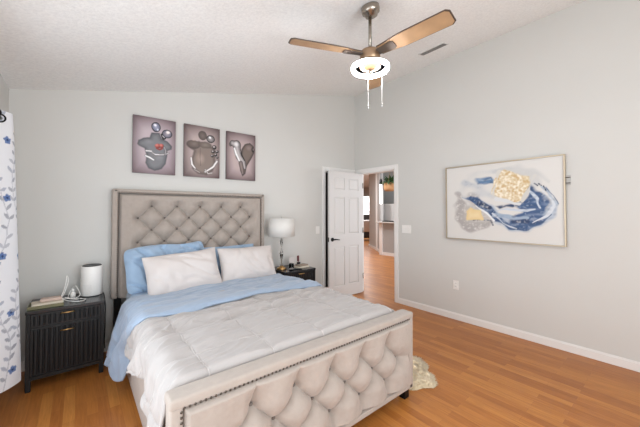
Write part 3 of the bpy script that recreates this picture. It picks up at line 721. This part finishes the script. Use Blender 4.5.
# ------------------------------------------------------------------ tufted bed
def tuft(px, pz, cx, zrows, dx, nA, xlim, H_=.030, lead=.07, straight=False, ex_=.46):
    """height of the padding above its backing; buttons on a diamond lattice. returns 0..1"""
    dz = zrows[0]-zrows[1]
    ztop, zbot = zrows[0], zrows[-1]
    zz = min(max(pz, zbot), ztop); xx = min(max(px, xlim[0]), xlim[1])
    a = ((xx-cx)/dx + (ztop-zz)/(2*dz)); b_ = ((xx-cx)/dx - (ztop-zz)/(2*dz))
    sa, sb = abs(math.sin(PI*a)), abs(math.sin(PI*b_))
    h = (sa**ex_)*(sb**ex_)
    # distance to the nearest button: deep dimple
    ra, rb = a-round(a), b_-round(b_)
    dd = math.hypot((ra+rb)*dx/2*1.0, (ra-rb)*dz)
    h = .06+.94*h
    ex = max(px-xlim[1], xlim[0]-px, 0); ez = max(pz-ztop, zbot-pz, 0); e = math.hypot(ex, ez)
    dim = math.exp(-(math.hypot(dd, e)/.021)**2)
    if e > 0:
        t = sm01(e/lead); full = .93
        if ez > 0 and ex == 0:
            g = math.exp(-(sa*dx/PI/.010)**2)
            full -= (.42 if straight else .22)*g*(1-sm01(ez/(.16 if straight else .08)))
        h = h*(1-t)+full*t
    h -= .30*dim
    return h

bed = thing('bed', (1.12, 2.45, 0), 'large upholstered bed with tufted greige headboard and footboard', 'bed')
# headboard
HX0, HX1, HY, HZ0, HZ1 = .258, 1.950, 3.575, .53, 1.628
hb = MB().box((HX0, HY+.066, HZ0), (HX1, YB-.012, HZ1), .012, 3).build('headboard', M_linen, bed)
b4 = .052
fr = MB()
fr.box((HX0, HY-.004, HZ0), (HX0+b4, HY+.07, HZ1), .012, 3).box((HX1-b4, HY-.004, HZ0), (HX1, HY+.07, HZ1), .012, 3).box((HX0+.01, HY-.004, HZ1-b4+.012), (HX1-.01, HY+.07, HZ1), .012, 3)
fr.build('headboard_border', M_linen, hb)
rowsH = [1.455-.1275*k for k in range(7)]
hx0, hx1, hz1 = HX0+b4+.004, HX1-b4-.004, HZ1-b4+.006
def hfn(u, v):
    x = hx0+(hx1-hx0)*u; z = HZ0+.004+(hz1-HZ0-.004)*v
    e = min(x-hx0, hx1-x, hz1-z, 9); edge = min(1, max(0, e)/.022)**.5
    h = tuft(x, z, 1.12, rowsH, .254, 0, (.485, 1.755), lead=.075, ex_=.55)
    return (x, HY+.050-(.078*h)*edge+.0008*fbm(x, z, 0, 60), z)
MB().grid(hfn, 330, 210).build('tufted_panel', M_linen, hb)
def buttons(rows, cx, dx, xlim, yf, parent, xoff=0):
    for r, z in enumerate(rows):
        k0 = -8
        for k in range(-9, 10):
            x = cx+k*dx+(dx/2 if r % 2 else 0)
            if xlim[0]-.01 <= x <= xlim[1]+.01:
                MB().ball((x, yf, z), .0105, 2, (1, .55, 1)).build('button', M_button, parent)
buttons(rowsH[:5], 1.12, .254, (.485, 1.755), HY+.046, hb)
def nails(path, step, ndir, r=.0055):
    m_ = MB()
    for (p, q_) in path:
        p, q_ = Vector(p), Vector(q_); n = max(1, round((q_-p).length/step))
        for i in range(n):
            c_ = p+(q_-p)*((i+.5)/n)
            m_.ball(c_, r, 1, (1, .5, 1))
    return m_
o_ = nails([((HX0+b4-.006, HY-.006, HZ0+.02), (HX0+b4-.006, HY-.006, HZ1-b4+.018)), ((HX0+b4-.006, HY-.006, HZ1-b4+.020), (HX1-b4+.006, HY-.006, HZ1-b4+.020)),
            ((HX1-b4+.006, HY-.006, HZ1-b4+.018), (HX1-b4+.006, HY-.006, HZ0+.02))], .021, None, .0055).build('nailhead_trim', M_nail, hb, kind='stuff')
# footboard
FX0, FX1, FY0, FY1, FZ0, FZ1 = .293, 1.972, 1.300, 1.398, .080, .636
fb = MB().box((FX0, FY0+.066, FZ0), (FX1, FY1, FZ1), .016, 3).build('footboard', M_linen, bed)
b5 = .050
fr = MB()
fr.box((FX0, FY0, FZ0), (FX0+b5, FY0+.075, FZ1-.01), .010, 3).box((FX1-b5, FY0, FZ0), (FX1, FY0+.075, FZ1-.01), .010, 3)
fr.box((FX0-.003, FY0-.002, FZ1-b5+.006), (FX1+.003, FY1+.004, FZ1+.004), .013, 3).box((FX0+.01, FY0, FZ0), (FX1-.01, FY0+.07, FZ0+.035), .008, 3)
fr.build('footboard_border', M_linen, fb)
rowsF = [.457, .335, .212]
fx0, fx1, fz0, fz1 = FX0+b5-.002, FX1-b5+.002, FZ0+.033, FZ1-b5+.008
def ffn(u, v):
    x = fx0+(fx1-fx0)*u; z = fz0+(fz1-fz0)*v
    e = min(x-fx0, fx1-x, z-fz0, fz1-z); edge = min(1, max(0, e)/.022)**.5
    h = tuft(x, z, 1.174, rowsF, .254, 0, (.60, 1.808), lead=.15, straight=True)
    return (x, FY0+.050-(.078*h)*edge+.0008*fbm(x, z, 0, 60), z)
MB().grid(ffn, 360, 110).build('tufted_panel', M_linen, fb)
buttons(rowsF, 1.174, .254, (.60, 1.82), FY0+.050, fb)
nails([((fx0-.006, FY0-.003, fz0), (fx0-.006, FY0-.003, fz1)), ((fx0-.006, FY0-.003, fz1+.003), (fx1+.006, FY0-.003, fz1+.003))], .0215, None, .0062).build('nailhead_trim', M_nail, fb, kind='stuff', label='dark pewter nailheads')
for x_ in (.315, 1.895):
    MB().box((x_, 1.325, 0), (x_+.055, 1.385, .082), .004).build('leg', M_black, bed)
for x_ in (.285, 1.865):
    MB().box((x_, 3.60, 0), (x_+.06, 3.66, .54), .004).build('leg', M_black, bed)
for x0_, x1_ in ((.325, .375), (1.885, 1.935)):
    MB().box((x0_, FY1, .060), (x1_, HY+.02, .40), .010, 3).build('side_rail', M_linen, bed)
# mattress
mt = MB().box((.385, FY1+.02, .22), (1.875, HY-.03, .56), .05, 4).build('mattress', M_matt)
tag(mt, 'queen mattress in a light blue fitted sheet under the pillows', 'mattress')
MB().box((.378, FY1+.014, .30), (1.882, HY-.022, .618), .055, 4).build('fitted_sheet', M_sheet, mt, label='light blue fitted sheet')

# comforter
XC = 1.130; HWD = .825; RR = .10
def drape(s, y, ztop, hang_r=RR, flare=.10, seed=0.0, amp=.03, kd=.30):
    """s: signed distance across the bed along the cloth"""
    d = abs(s); sg = -1 if s < 0 else 1
    flat = HWD-hang_r; arc = hang_r*PI/2
    if d < flat: x, dz_, down = d, 0.0, 0.0
    elif d < flat+arc:
        th = (d-flat)/hang_r; x = flat+hang_r*math.sin(th); dz_ = hang_r*(1-math.cos(th)); down = 0.0
    else:
        down = d-flat-arc; x = flat+hang_r; dz_ = hang_r+down*.97
    puls = math.sin(y*15+seed)+.5*math.sin(y*27+seed*2.3)+.8*fbm(y, seed, 0, 4)
    k = sm01(down/kd)
    x += flare*down**1.1+amp*puls*k
    return XC+sg*x, ztop-dz_, k
SX = [.49, .84, 1.19, 1.54]; SY = [1.64, 1.99, 2.34]
def quilt(s, y):
    xx = XC+s
    q = 0.0
    gx = (xx-.49)/.35; gy = (y-1.64)/.35
    ax = abs(gx-round(gx))*.35; ay = abs(gy-round(gy))*.35
    puff = (abs(math.sin(PI*gx))**.45)*(abs(math.sin(PI*gy))**.45)
    return .016*puff - .004*math.exp(-(ax/.006)**2) - .0035*math.exp(-(ay/.006)**2)
def wrinkle(x, y, se=0.0):
    a = fbm(x*1.2+se, y*3.0, 1.3+se, 3.0)*.010
    b_ = abs(noise.noise(Vector((x*3.0+y*2+se, y*9.0-x*3, 4.1+se))))
    r_ = max(0, .22-b_)/.22
    c_ = noise.noise(Vector((x*9+se, y*7+x*6, 2.2)))*.004
    d_ = noise.noise(Vector((x*7+y*9, y*24-x*8, 7.7+se)))*.0035
    return a+.007*r_+c_+d_
def ztop_c(x, y):
    return .640+.012*math.exp(-((x-1.1)/.7)**2)
def comf_at(s, y, lift=0.0):
    yy = y; v = (y-1.403)/(2.72-1.403)
    x, z, k = drape(s, y, 0, flare=.10, seed=1.1, amp=.016, kd=.14)
    zt_ = ztop_c(x, y)
    top = 1-sm01((abs(s)-.72)/.3)
    off = lift+quilt(s, y)+wrinkle(XC+s, y)*(.6+1.5*math.exp(-((y-2.1)/.22)**2)+.6*math.exp(-((y-1.5)/.2)**2)*(abs(s)/.8)+.15*sm01((-s-.6)/.2))
    zt_ -= .065*max(0, 1-(y-1.403)/.045)**2
    z = zt_+z+off*(.3+.7*top)
    if top < 1: x += (-1 if s < 0 else 1)*off*1.4*(1-top)
    if s < 0:
        kk = (1-sm01((y-1.403)/.35))*k
        yy -= .03*kk; x -= .02*kk
    return (x, yy, z)
SR = HWD-RR+RR*PI/2
def comfn(u, v):
    y = 1.403+(2.72-1.403)*v
    hangL = .135+.06*math.exp(-((y-1.45)/.12)**2)+.03*math.sin(y*8+1)+.008*math.sin(y*19)
    s = -(SR+hangL)+(2*SR+hangL+.17)*u
    return comf_at(s, y)
cf = thing('comforter', (XC, 2.2, .2), 'silver grey quilted comforter with blue reverse spread over the bed', 'comforter')
def thicken(o, th):
    md = o.modifiers.new('thickness', 'SOLIDIFY'); md.thickness = th; md.offset = -1
o_ = MB().grid(comfn, 300, 170).build('quilted_top', M_comf, cf); thicken(o_, .012)
# white piping along the quilting seams
M_pipe = mat('comforter_piping', '#BBB5B2', rough=.6, sheen=.3)
for xs in (.49, .84, 1.19, 1.54, 1.87):
    MB().tube([comf_at(xs-XC, 1.405+(2.36-1.405)*i/90, .003) for i in range(91)], .0042, 6).build('piping', M_pipe, cf)
for ys in (1.64, 1.99):
    MB().tube([comf_at(-SR-.10+(2*SR+.2)*i/140, ys, .003) for i in range(141)], .0042, 6).build('piping', M_pipe, cf)
# blue turned-back band
def foldfn(u, v):
    # v: 0 at the fold edge, 1 under the pillows
    hangL, hangR = .40+.05*sm01((.5-v)/.4)-.04*v+.02*math.sin(v*14), .20
    smin = -(HWD-RR+RR*PI/2+hangL); smax = HWD-RR+RR*PI/2+hangR
    s = smin+(smax-smin)*u
    ye = 2.34+.03*math.sin(s*4+.5)+.012*math.sin(s*17)
    if s > .1: ye -= .03*(s-.1)
    if s < -.55: ye += .03*sm01((-.55-s)/.2)
    y = ye+(3.10-ye)*v
    y2 = y+(0.24*sm01((abs(s)-.75)/.42) if s < 0 else 0)*(1-v)
    x, z, k = drape(s, y, 0, flare=.22 if s < 0 else .10, seed=2.9, amp=.022)
    zt_ = ztop_c(x, y)+.034-.030*v
    rim = 1-math.exp(-(v/.03)); z_off = -.016*(1-rim)
    off = wrinkle(XC+s, y, 9.0)*(.5+.8*math.exp(-((y-2.75)/.3)**2))+.012*math.exp(-((v-.12)/.10)**2)
    off += .006*math.sin(s*9+y*14+2*math.sin(y*4+s*3))*(1-.3*v)
    top = 1-sm01((abs(s)-.72)/.3)
    z = zt_+z+(off+z_off)*(.35+.65*top)
    x += (-1 if s < 0 else 1)*((off+z_off)*1.3+.022)*(1-top)
    if s < 0: x += .11*k*(1-sm01(v/.28))
    return (x, y2, max(z, .06))
o_ = MB().grid(foldfn, 300, 120).build('turned_back_band', M_blue, cf, label='light blue reverse folded back'); thicken(o_, .018)

# pillows
def pillow(name, c, wd, ht, th, lean, yawz, m, seed, parent=None, roll=0.0, wr_=1.0, rnd=.01):
    q = Matrix.Translation(c) @ Matrix.Rotation(yawz, 4, 'Z') @ Matrix.Rotation(roll, 4, 'Y') @ Matrix.Rotation(lean, 4, 'X')
    def side(sgn):
        def fn(u, v):
            a, b_ = u*2-1, v*2-1
            a2 = math.sin(a*PI/2); b2 = math.sin(b_*PI/2)
            pin = 1-.055*(1-a2*a2)*abs(b2)**3; pin2 = 1-.05*(1-b2*b2)*abs(a2)**3
            cr = 1-rnd*(abs(a2)**5)*(abs(b2)**5)
            x = a2*wd/2*pin2*cr; z = b2*ht/2*pin*cr
            t = max(0, (1-abs(a2)**2.8))**.55*max(0, (1-abs(b2)**2.4))**.55
            h = th/2*t
            wv = noise.noise(Vector((x*4+seed, z*4, seed)))*.022-max(0, .25-abs(noise.noise(Vector((x*5+seed, z*8+x*5, seed+3)))))*.055+noise.noise(Vector((x*16, z*14, seed)))*.006
            h += wv*wr_*min(1, t*1.6)
            z += .012*wr_*noise.noise(Vector((x*3, seed*2, 1)))*b2
            zz = z-.02*(1-b2)*(abs(a2)**2)*0
            return tuple(q @ Vector((x, -sgn*h, zz)))
        return fn
    mb = MB().grid(side(1), 64, 48)
    b_ = MB().grid(side(-1), 64, 48); mb.add(b_.v, [f[::-1] for f in b_.f], True)
    # piped edge
    e = []
    for i in range(49):
        e.append(side(1)(i/48, 0))
    for i in range(1, 49): e.append(side(1)(1, i/48))
    for i in range(1, 49): e.append(side(1)(1-i/48, 1))
    for i in range(1, 49): e.append(side(1)(0, 1-i/48))
    mb.tube(e, .0035, 6, False)
    return mb.build(name, m)
tag(pillow('pillow', (.735, 3.385, .835), .79, .46, .17, math.radians(-20), .03, M_sheet, 3.1, wr_=3.2, rnd=.10, roll=math.radians(-3)), 'wide light blue pillow leaning on the headboard on the curtain side', 'pillow', 'blue pillows against the headboard')
tag(pillow('pillow', (1.41, 3.425, .795), .66, .41, .12, math.radians(-18), -.02, M_sheet, 8.2, wr_=1.8), 'blue pillow mostly hidden behind the white pillow beside the lamp', 'pillow', 'blue pillows against the headboard')
tag(pillow('pillow', (.825, 3.13, .800), .70, .41, .18, math.radians(-24), .05, M_white, 5.4, roll=math.radians(-3.5)), 'white pillow in front of the wide blue pillow on the curtain side', 'pillow', 'white pillows on the bed')
tag(pillow('pillow', (1.525, 3.175, .802), .66, .40, .18, math.radians(-24), -.05, M_white, 12.7), 'white pillow nearest the table lamp with the white shade', 'pillow', 'white pillows on the bed')

# ------------------------------------------------------------------ nightstands
def nightstand(x0, y0, lab):
    W, D, Z = .50, .435, .622
    r = thing('nightstand', (x0+W/2, y0+D/2, 0), lab, 'nightstand', 'black fluted nightstands either side of the bed')
    x1, y1 = x0+W, y0+D
    MB().box((x0+.012, y0+.02, .085), (x1-.012, y1, Z-.025), .002).build('body', M_nsblack, r)
    MB().box((x0, y0, Z-.025), (x1, y1, Z), .004).build('table_top', M_nstop, r)
    def flute(za, zb, nm):
        m_ = MB(); n = 13; a, b_ = x0+.045, x1-.045; wv = (b_-a)/n
        m_.box((x0+.03, y0+.010, za), (x1-.03, y0+.02, zb), .002)
        for k in range(n):
            cx_ = a+wv*(k+.5); vs = []
            for z in (za+.012, zb-.012):
                for j in range(7):
                    th = PI*j/6; vs.append((cx_-math.cos(th)*wv*.44, y0+.010-math.sin(th)*.007, z))
            m_.add(vs, [(j, j+1, j+8, j+7) for j in range(6)]+[tuple(range(7))[::-1], tuple(range(7, 14))])
        return m_.build(nm, M_nsblack, r)
    d1 = flute(.492, .590, 'drawer'); d2 = flute(.115, .482, 'drawer')
    for d_, z in ((d1, .578), (d2, .440)):
        hx = x0+W/2
        MB().tube([(hx-.043, y0-.020, z), (hx+.043, y0-.020, z)], .0048, 10).tube([(hx-.034, y0+.004, z), (hx-.034, y0-.020, z)], .004, 8).tube([(hx+.034, y0+.004, z), (hx+.034, y0-.020, z)], .004, 8).build('handle', M_brass, d_, label='brass bar handle')
    MB().box((x0+.004, y0+.004, .085), (x0+.03, y0+.03, Z-.025), .002).box((x1-.03, y0+.004, .085), (x1-.004, y0+.03, Z-.025), .002).box((x0+.03, y0+.008, .085), (x1-.03, y0+.022, .112)).build('frame', M_nsblack, r)
    for lx in (x0+.006, x1-.038):
        for ly in (y0+.006, y1-.038):
            MB().box((lx, ly, 0), (lx+.032, ly+.032, .086), .003).build('leg', M_nsblack, r)
    return r
nightstand(-.308, 3.205, 'black fluted nightstand with white air purifier on it, beside the curtain')
nightstand(2.045, 3.205, 'black fluted nightstand under the table lamp, beside the open door')
ZN = .622
# purifier
pr = thing('air_purifier', (.105, 3.50, ZN), 'white cylindrical air purifier with black top on the nightstand by the curtain', 'air purifier')
MB().lathe([(.0, .004), (.078, .004), (.083, .010), (.083, .262), (.079, .270), (.074, .272), (.0, .268)], (.105, 3.50, ZN), 40).build('body', M_plast, pr)
MB().lathe([(.0, .0), (.074, .0), (.074, .006), (.0, .006)], (.105, 3.50, ZN), 32).build('foot', M_blackpl, pr)
tg = MB().lathe([(.0, .258), (.0735, .258), (.0735, .276), (.068, .280), (.060, .276), (.0, .274)], (.105, 3.50, ZN), 32)
tg.build('top_grille', M_blackpl, pr, label='black top vent')
gr = MB()
for i in range(12):
    for j in range(16):
        th = -PI/2-.35-.85+ j*.075*1.0; gr.ball((.105+.0832*math.cos(th), 3.50+.0832*math.sin(th), ZN+.03+i*.007), .0016, 1)
gr.build('intake_dots', mat('dot_grey', '#C4C2BE'), pr, kind='stuff')
# tray, boxes, cable, bottle
M_olive = mat('tray_olive_glass', '#8C8A68', rough=.25, trans=.3)
M_cream = mat('cream_card', '#D8CDBB', rough=.7)
ty = thing('tray', (-.2, 3.33, ZN), 'shallow olive glass tray on the nightstand beside the curtain', 'tray')
MB().box((-.302, 3.245, ZN+.001), (-.085, 3.415, ZN+.007), .002).build('tray_base', M_olive, ty)
MB().box((-.302, 3.245, ZN+.007), (-.297, 3.415, ZN+.026)).box((-.09, 3.245, ZN+.007), (-.085, 3.415, ZN+.026)).box((-.297, 3.245, ZN+.007), (-.09, 3.25, ZN+.026)).box((-.297, 3.41, ZN+.007), (-.09, 3.415, ZN+.026)).build('rim', M_olive, ty)
def rotbox(c, d, ang, bev=.004):
    return MB().box((c[0]-d[0]/2, c[1]-d[1]/2, c[2]), (c[0]+d[0]/2, c[1]+d[1]/2, c[2]+d[2]), bev, 2, mtx=rot_about(c, 'Z', ang))
bk_ = thing('book', (-.19, 3.33, ZN+.008), 'cream paperback book lying in the olive glass tray', 'book')
rotbox((-.188, 3.33, ZN+.008), (.19, .13, .028), .10).build('cover', M_cream, bk_)
rotbox((-.188, 3.328, ZN+.011), (.192, .126, .022), .10, .001).build('pages', mat('paper', '#EDE7DA', rough=.9), bk_)
tag(rotbox((-.165, 3.34, ZN+.0365), (.135, .07, .024), -.05, .006).build('power_bank', mat('dusty_pink', '#C9B3A6', rough=.5)), 'small pinkish beige power bank lying on the cream book', 'charger')
cb_ = MB(); rc = random.Random(2)
pts = [(-.11, 3.33, .665), (-.09, 3.34, .72), (-.075, 3.35, .80), (-.07, 3.36, .845), (-.06, 3.37, .80), (-.085, 3.36, .70), (-.10, 3.34, .665), (-.06, 3.30, .645), (0.0, 3.275, .634), (.04, 3.29, .628), (.06, 3.34, .628), (.03, 3.38, .628), (-.02, 3.36, .640), (-.08, 3.34, .665)]
def smooth_path(P, n=8):
    P = [Vector(p) for p in P]; out = []
    for i in range(len(P)-1):
        p0, p1, p2, p3 = P[max(i-1, 0)], P[i], P[i+1], P[min(i+2, len(P)-1)]
        for k in range(n):
            t = k/n; out.append(.5*((2*p1)+(p2-p0)*t+(2*p0-5*p1+4*p2-p3)*t*t+(3*p1-p0-3*p2+p3)*t**3))
    out.append(P[-1]); return out
cb_.tube(smooth_path(pts), .0032, 8)
pts2 = [(-.10, 3.36, .660), (-.02, 3.33, .650), (.02, 3.40, .66), (-.01, 3.45, .73), (-.04, 3.47, .70), (-.06, 3.42, .64), (-.01, 3.36, .632), (.03, 3.40, .628)]
cb_.tube(smooth_path(pts2), .0028, 8)
tag(cb_.build('charging_cable', M_plast), 'white charging cable looping up between the book and the purifier', 'cable')
cs = MB().lathe([(.0, 0), (.055, 0), (.055, .006), (.0, .006)], (-.035, 3.46, ZN), 28)
tag(cs.build('coaster', M_blackpl), 'round black coaster under the little white bottle', 'coaster')
bt = thing('dropper_bottle', (-.03, 3.46, ZN+.006), 'tiny white bottle on the black coaster beside the purifier', 'bottle')
MB().lathe([(.0, 0), (.018, 0), (.02, .004), (.02, .04), (.010, .052)], (-.03, 3.46, ZN+.0065), 20).build('body', M_plast, bt)
MB().lathe([(.011, .05), (.011, .072), (.008, .078), (.0, .079)], (-.03, 3.46, ZN+.0065), 16).build('cap', M_plast, bt)
# power cord behind bed at the nightstand
cd = MB().tube(smooth_path([(.16, 3.56, ZN+.02), (.20, 3.60, .60), (.215, 3.61, .5), (.22, 3.61, .42), (.215, 3.62, .15), (.22, 3.63, .05)]), .004, 8)
tag(cd.build('power_cable', M_blackpl), 'black power cord dropping between nightstand and headboard', 'cord')

# ------------------------------------------------------------------ lamp and things on the other nightstand
LX, LY = 2.125, 3.42
lp = thing('table_lamp', (LX, LY, ZN), 'table lamp with white drum shade, clear stem and brass base', 'lamp')
MB().lathe([(.0, 0), (.062, 0), (.064, .006), (.064, .018), (.05, .024), (.03, .032), (.024, .046), (.012, .052), (.0, .052)], (LX, LY, ZN), 36).build('base', M_brass, lp)
MB().lathe([(.0, .052), (.020, .052), (.020, .20), (.0, .20)], (LX, LY, ZN), 24).build('glass_column', M_glass, lp)
MB().lathe([(.0, .225), (.018, .225), (.018, .37), (.0, .37)], (LX, LY, ZN), 24).build('glass_column', M_glass, lp)
MB().lathe([(.008, .20), (.026, .203), (.030, .213), (.026, .223), (.008, .226)], (LX, LY, ZN), 24).build('collar', M_chrome, lp)
MB().lathe([(.0, .368), (.024, .372), (.026, .38), (.010, .392), (.008, .46), (.012, .465), (.012, .50), (.004, .505), (.004, .69), (.0, .69)], (LX, LY, ZN), 20).tube([(LX, LY, ZN+.05), (LX, LY, ZN+.38)], .004, 8).build('stem', M_chrome, lp)
sh = MB(); R0, R1, z0_, z1_ = .178, .168, ZN+.445, ZN+.685
sh.lathe([(R0, z0_), (R1, z1_)], (LX, LY, 0), 56)
sh.f = [f for f in sh.f if len(f) == 4]; sh.sm = [True]*len(sh.f)
so = sh.build('lamp_shade', M_shade, lp); thicken(so, .003)
spd = MB()
for k in range(3):
    a_ = k*2*PI/3; spd.tube([(LX, LY, z1_-.008), (LX+.167*math.cos(a_), LY+.167*math.sin(a_), z1_-.008)], .002, 6)
spd.build('shade_spider', M_chrome, lp)
MB().lathe([(.0, .0), (.006, .0), (.010, .010), (.006, .022), (.0, .026)], (LX, LY, ZN+.688), 14).build('finial', M_chrome, lp)
# tray with things
M_pinkred = mat('dark_red_plastic', '#5A2328', rough=.35)
tag(rotbox((2.41, 3.36, ZN+.001), (.20, .12, .020), .12, .003).build('book', M_cream), 'cream book lying flat on the nightstand beside the lamp', 'book')
tag(rotbox((2.42, 3.362, ZN+.022), (.16, .095, .018), .2, .003).build('notebook', mat('taupe_cover', '#9A8C7E', rough=.7)), 'smaller taupe notebook on top of the cream book', 'notebook')
fc = thing('photo_card', (2.335, 3.47, ZN), 'small white standing card behind the cream book', 'card')
qq = rot_about((2.335, 3.47, ZN), 'X', math.radians(-8))
MB().box((2.285, 3.467, ZN+.002), (2.385, 3.473, ZN+.13), .001, mtx=qq).build('card_face', M_white, fc)
MB().box((2.325, 3.473, ZN), (2.345, 3.515, ZN+.006)).box((2.325, 3.507, ZN), (2.345, 3.512, ZN+.045)).build('card_stand', M_white, fc)
rb = thing('hair_brush', (2.43, 3.43, ZN), 'dark red brush standing in a small dark cup', 'brush')
cu = thing('cup', (2.425, 3.445, ZN), 'small dark cup holding the red brush', 'cup')
MB().lathe([(.0, 0), (.022, 0), (.026, .06), (.023, .06), (.020, .006), (.0, .006)], (2.425, 3.445, ZN), 20).build('body', M_blackpl, cu)
rb.location = (2.425, 3.445, ZN+.007)
MB().tube([(2.425, 3.445, ZN+.008), (2.415, 3.443, ZN+.075)], .006, 8).build('brush_handle', M_pinkred, rb)
MB().box((2.395, 3.435, ZN+.075), (2.428, 3.450, ZN+.155), .006, 3).build('brush_head', M_pinkred, rb)
tag(MB().lathe([(.0, 0), (.030, 0), (.034, .01), (.034, .07), (.031, .07), (.031, .012), (.0, .010)], (2.245, 3.36, ZN), 28).build('candle_glass', M_glass), 'clear candle glass between lamp base and white card', 'glass')
tag(MB().lathe([(.0, .011), (.0295, .013), (.0295, .045), (.0, .043)], (2.245, 3.36, ZN), 28).build('candle_wax', M_white), 'white candle wax inside the clear glass', 'candle')
tag(rotbox((2.29, 3.275, ZN), (.11, .035, .012), -.2, .003).build('remote_control', M_blackpl), 'small black remote control at the front of the lamp nightstand', 'remote')

# ------------------------------------------------------------------ curtain
cu = thing('curtain', (-.40, 2.2, 0), 'white grommet curtain with grey leaves and blue flowers beside the nightstand with the purifier', 'curtain')
CY0, CY1, CZ0, CZ1 = 2.42, 3.00, .175, 2.090
nU, nV = 230, 300
rcn = random.Random(11)
flat_w = (CY1-CY0)*1.5
elems = []
Uc = np.linspace(0, 1, nU+1); Vc = np.linspace(0, 1, nV+1)
def curt(u, v):
    y = CY0+(CY1-CY0)*u; z = CZ0+(CZ1-CZ0)*v
    ph = (CY1-y)/.16*PI
    amp = .050+.006*(1-v)
    near = sm01((y-2.70)/.18)
    x = -.422-.030*(1-near)+amp*(.3+.7*near)*math.cos(ph)+.060*(1-v)**.8*sm01(u*1.2)
    y2 = y+.012*math.sin(ph*2+1)*(1-v)+.05*(1-v)*u
    return (x, y2, z)
cm_ = MB().grid(curt, nU, nV)
img = np.ones((nV+1, nU+1, 3))*T('#E9EBEF')
UU, VV = np.meshgrid(Uc*flat_w, Vc*(CZ1-CZ0))
def leaf(cx_, cy_, L_, W_, ang, c_):
    x_ = (UU-cx_)*math.cos(ang)+(VV-cy_)*math.sin(ang); y_ = -(UU-cx_)*math.sin(ang)+(VV-cy_)*math.cos(ang)
    t = np.clip(x_/L_, 0, 1); hwid = W_*np.sin(PI*t)**.8
    m = ((np.abs(y_) < hwid) & (x_ > 0) & (x_ < L_))[..., None]*.9
    global img; img = img*(1-m)+T(c_)*m
def vine(p, q_, c_):
    global img
    d = np.array(q_)-np.array(p); L2 = (d**2).sum()
    t = np.clip(((UU-p[0])*d[0]+(VV-p[1])*d[1])/L2, 0, 1); ds = np.hypot(UU-p[0]-t*d[0], VV-p[1]-t*d[1])
    m = (ds < .0032)[..., None]*.85; img = img*(1-m)+T(c_)*m
for s0 in np.arange(.05, flat_w+.1, .135):
    x_, y_ = s0, 0.0; ang = PI/2
    k = 0
    while y_ < CZ1:
        x2 = s0+.05*math.sin(y_*7+s0*9)+rcn.uniform(-.01, .01); y2 = y_+.065
        vine((x_, y_), (x2, y2), '#BDC0C8')
        for sg in (-1, 1):
            if rcn.random() < .85: leaf(x2, y2, rcn.uniform(.040, .062), .011, PI/2-sg*rcn.uniform(.6, 1.1), rcn.choice(['#A3A7B1', '#B8BBC4', '#AAB1C0', '#989DA8']))
        k += 1; x_, y_ = x2, y2
    for yy in np.arange(.10+.25*((s0*7) % 1), CZ1, .40):
        fx_ = s0+.03*math.sin(yy*5)+.04
        for a_ in range(5):
            A = a_*2*PI/5+.4; leaf(fx_, yy, .029, .012, A, '#4F70A8')
        leaf(fx_-.008, yy, .016, .008, 0, '#1E2F57')
cc = np.ones(((nU+1)*(nV+1), 4)); cc[:, :3] = img.reshape(-1, 3)
co = cm_.build('curtain_fabric', attr_mat('floral_cotton', rough=.85), cu, cols=cc)
for k in range(4):
    y_ = CY1-.08-k*.16
    MB().torus((-.422, y_, 2.035), .026, .005, 24, 8, Matrix.Rotation(PI/2, 3, 'X') @ Matrix.Rotation(.0, 3, 'Z')).build('grommet', M_black, cu)
rd = thing('curtain_rod', (-.422, 1.9, 2.035), 'dark curtain rod running through the curtain grommets', 'curtain rod')
MB().tube([(-.422, .62, 2.035), (-.422, 2.985, 2.035)], .0115, 14).build('rod', M_black, rd)
for y_ in (.61, 2.995): MB().ball((-.422, y_, 2.035), .014, 2).build('finial', M_black, rd)
for y_ in (.72, 2.35): MB().box((XL, y_-.012, 2.02), (-.393, y_+.012, 2.032)).box((XL, y_-.012, 1.99), (XL+.006, y_+.012, 2.07)).build('wall_bracket', M_black, rd)

# ------------------------------------------------------------------ sheepskin rug beside the footboard
M_fur = mat('cream_fleece', '#DCC9A8', rough=.95, var=.12, vscale=14, bump=1.0, bscale=60, bdist=.01, sheen=.4)
RC = (2.21, 1.58); rg = MB(); rf = random.Random(5)
def rug_r(th): return .275*(1+.10*math.sin(3*th+.6)+.07*math.sin(5*th+2)+.035*math.sin(11*th))
nr, na = 22, 90; vs = []; fs = []
for i in range(nr+1):
    t = i/nr
    for k in range(na):
        th = 2*PI*k/na; r = rug_r(th)*t
        x_, y_ = RC[0]+r*math.cos(th), RC[1]+r*math.sin(th)
        h = .040*(1-t**5)*(1+.5*fbm(x_, y_, 2, 22)+.35*fbm(x_, y_, 5, 50))
        vs.append((x_, y_, max(.002, h)))
for i in range(nr):
    for k in range(na): fs.append((i*na+k, (i+1)*na+k, (i+1)*na+(k+1) % na, i*na+(k+1) % na))
rg.add(vs, fs, True)
for i in range(5200):                      # wool locks
    th = rf.uniform(0, 2*PI); t = math.sqrt(rf.uniform(0.02, 1)); r = rug_r(th)*t
    x_, y_ = RC[0]+r*math.cos(th), RC[1]+r*math.sin(th)
    h = .034*(1-t**5); a_ = rf.uniform(0, 2*PI); o_ = rf.uniform(0, .018)
    tip = Vector((x_+math.cos(a_)*.012+math.cos(th)*.016*t, y_+math.sin(a_)*.012+math.sin(th)*.016*t, max(.004, h+rf.uniform(.0, .016))))
    p_ = Vector((x_, y_, max(.001, h-.006))); s_ = Vector((-math.sin(a_), math.cos(a_), 0))*.0045; s2 = Vector((math.cos(a_), math.sin(a_), 0))*.0045
    rg.add([p_+s_, p_-s_, p_+s2, tip], [(0, 1, 3), (1, 2, 3), (2, 0, 3)], True)
tag(rg.build('sheepskin_rug', M_fur), 'small cream sheepskin rug on the floor beside the footboard', 'rug')
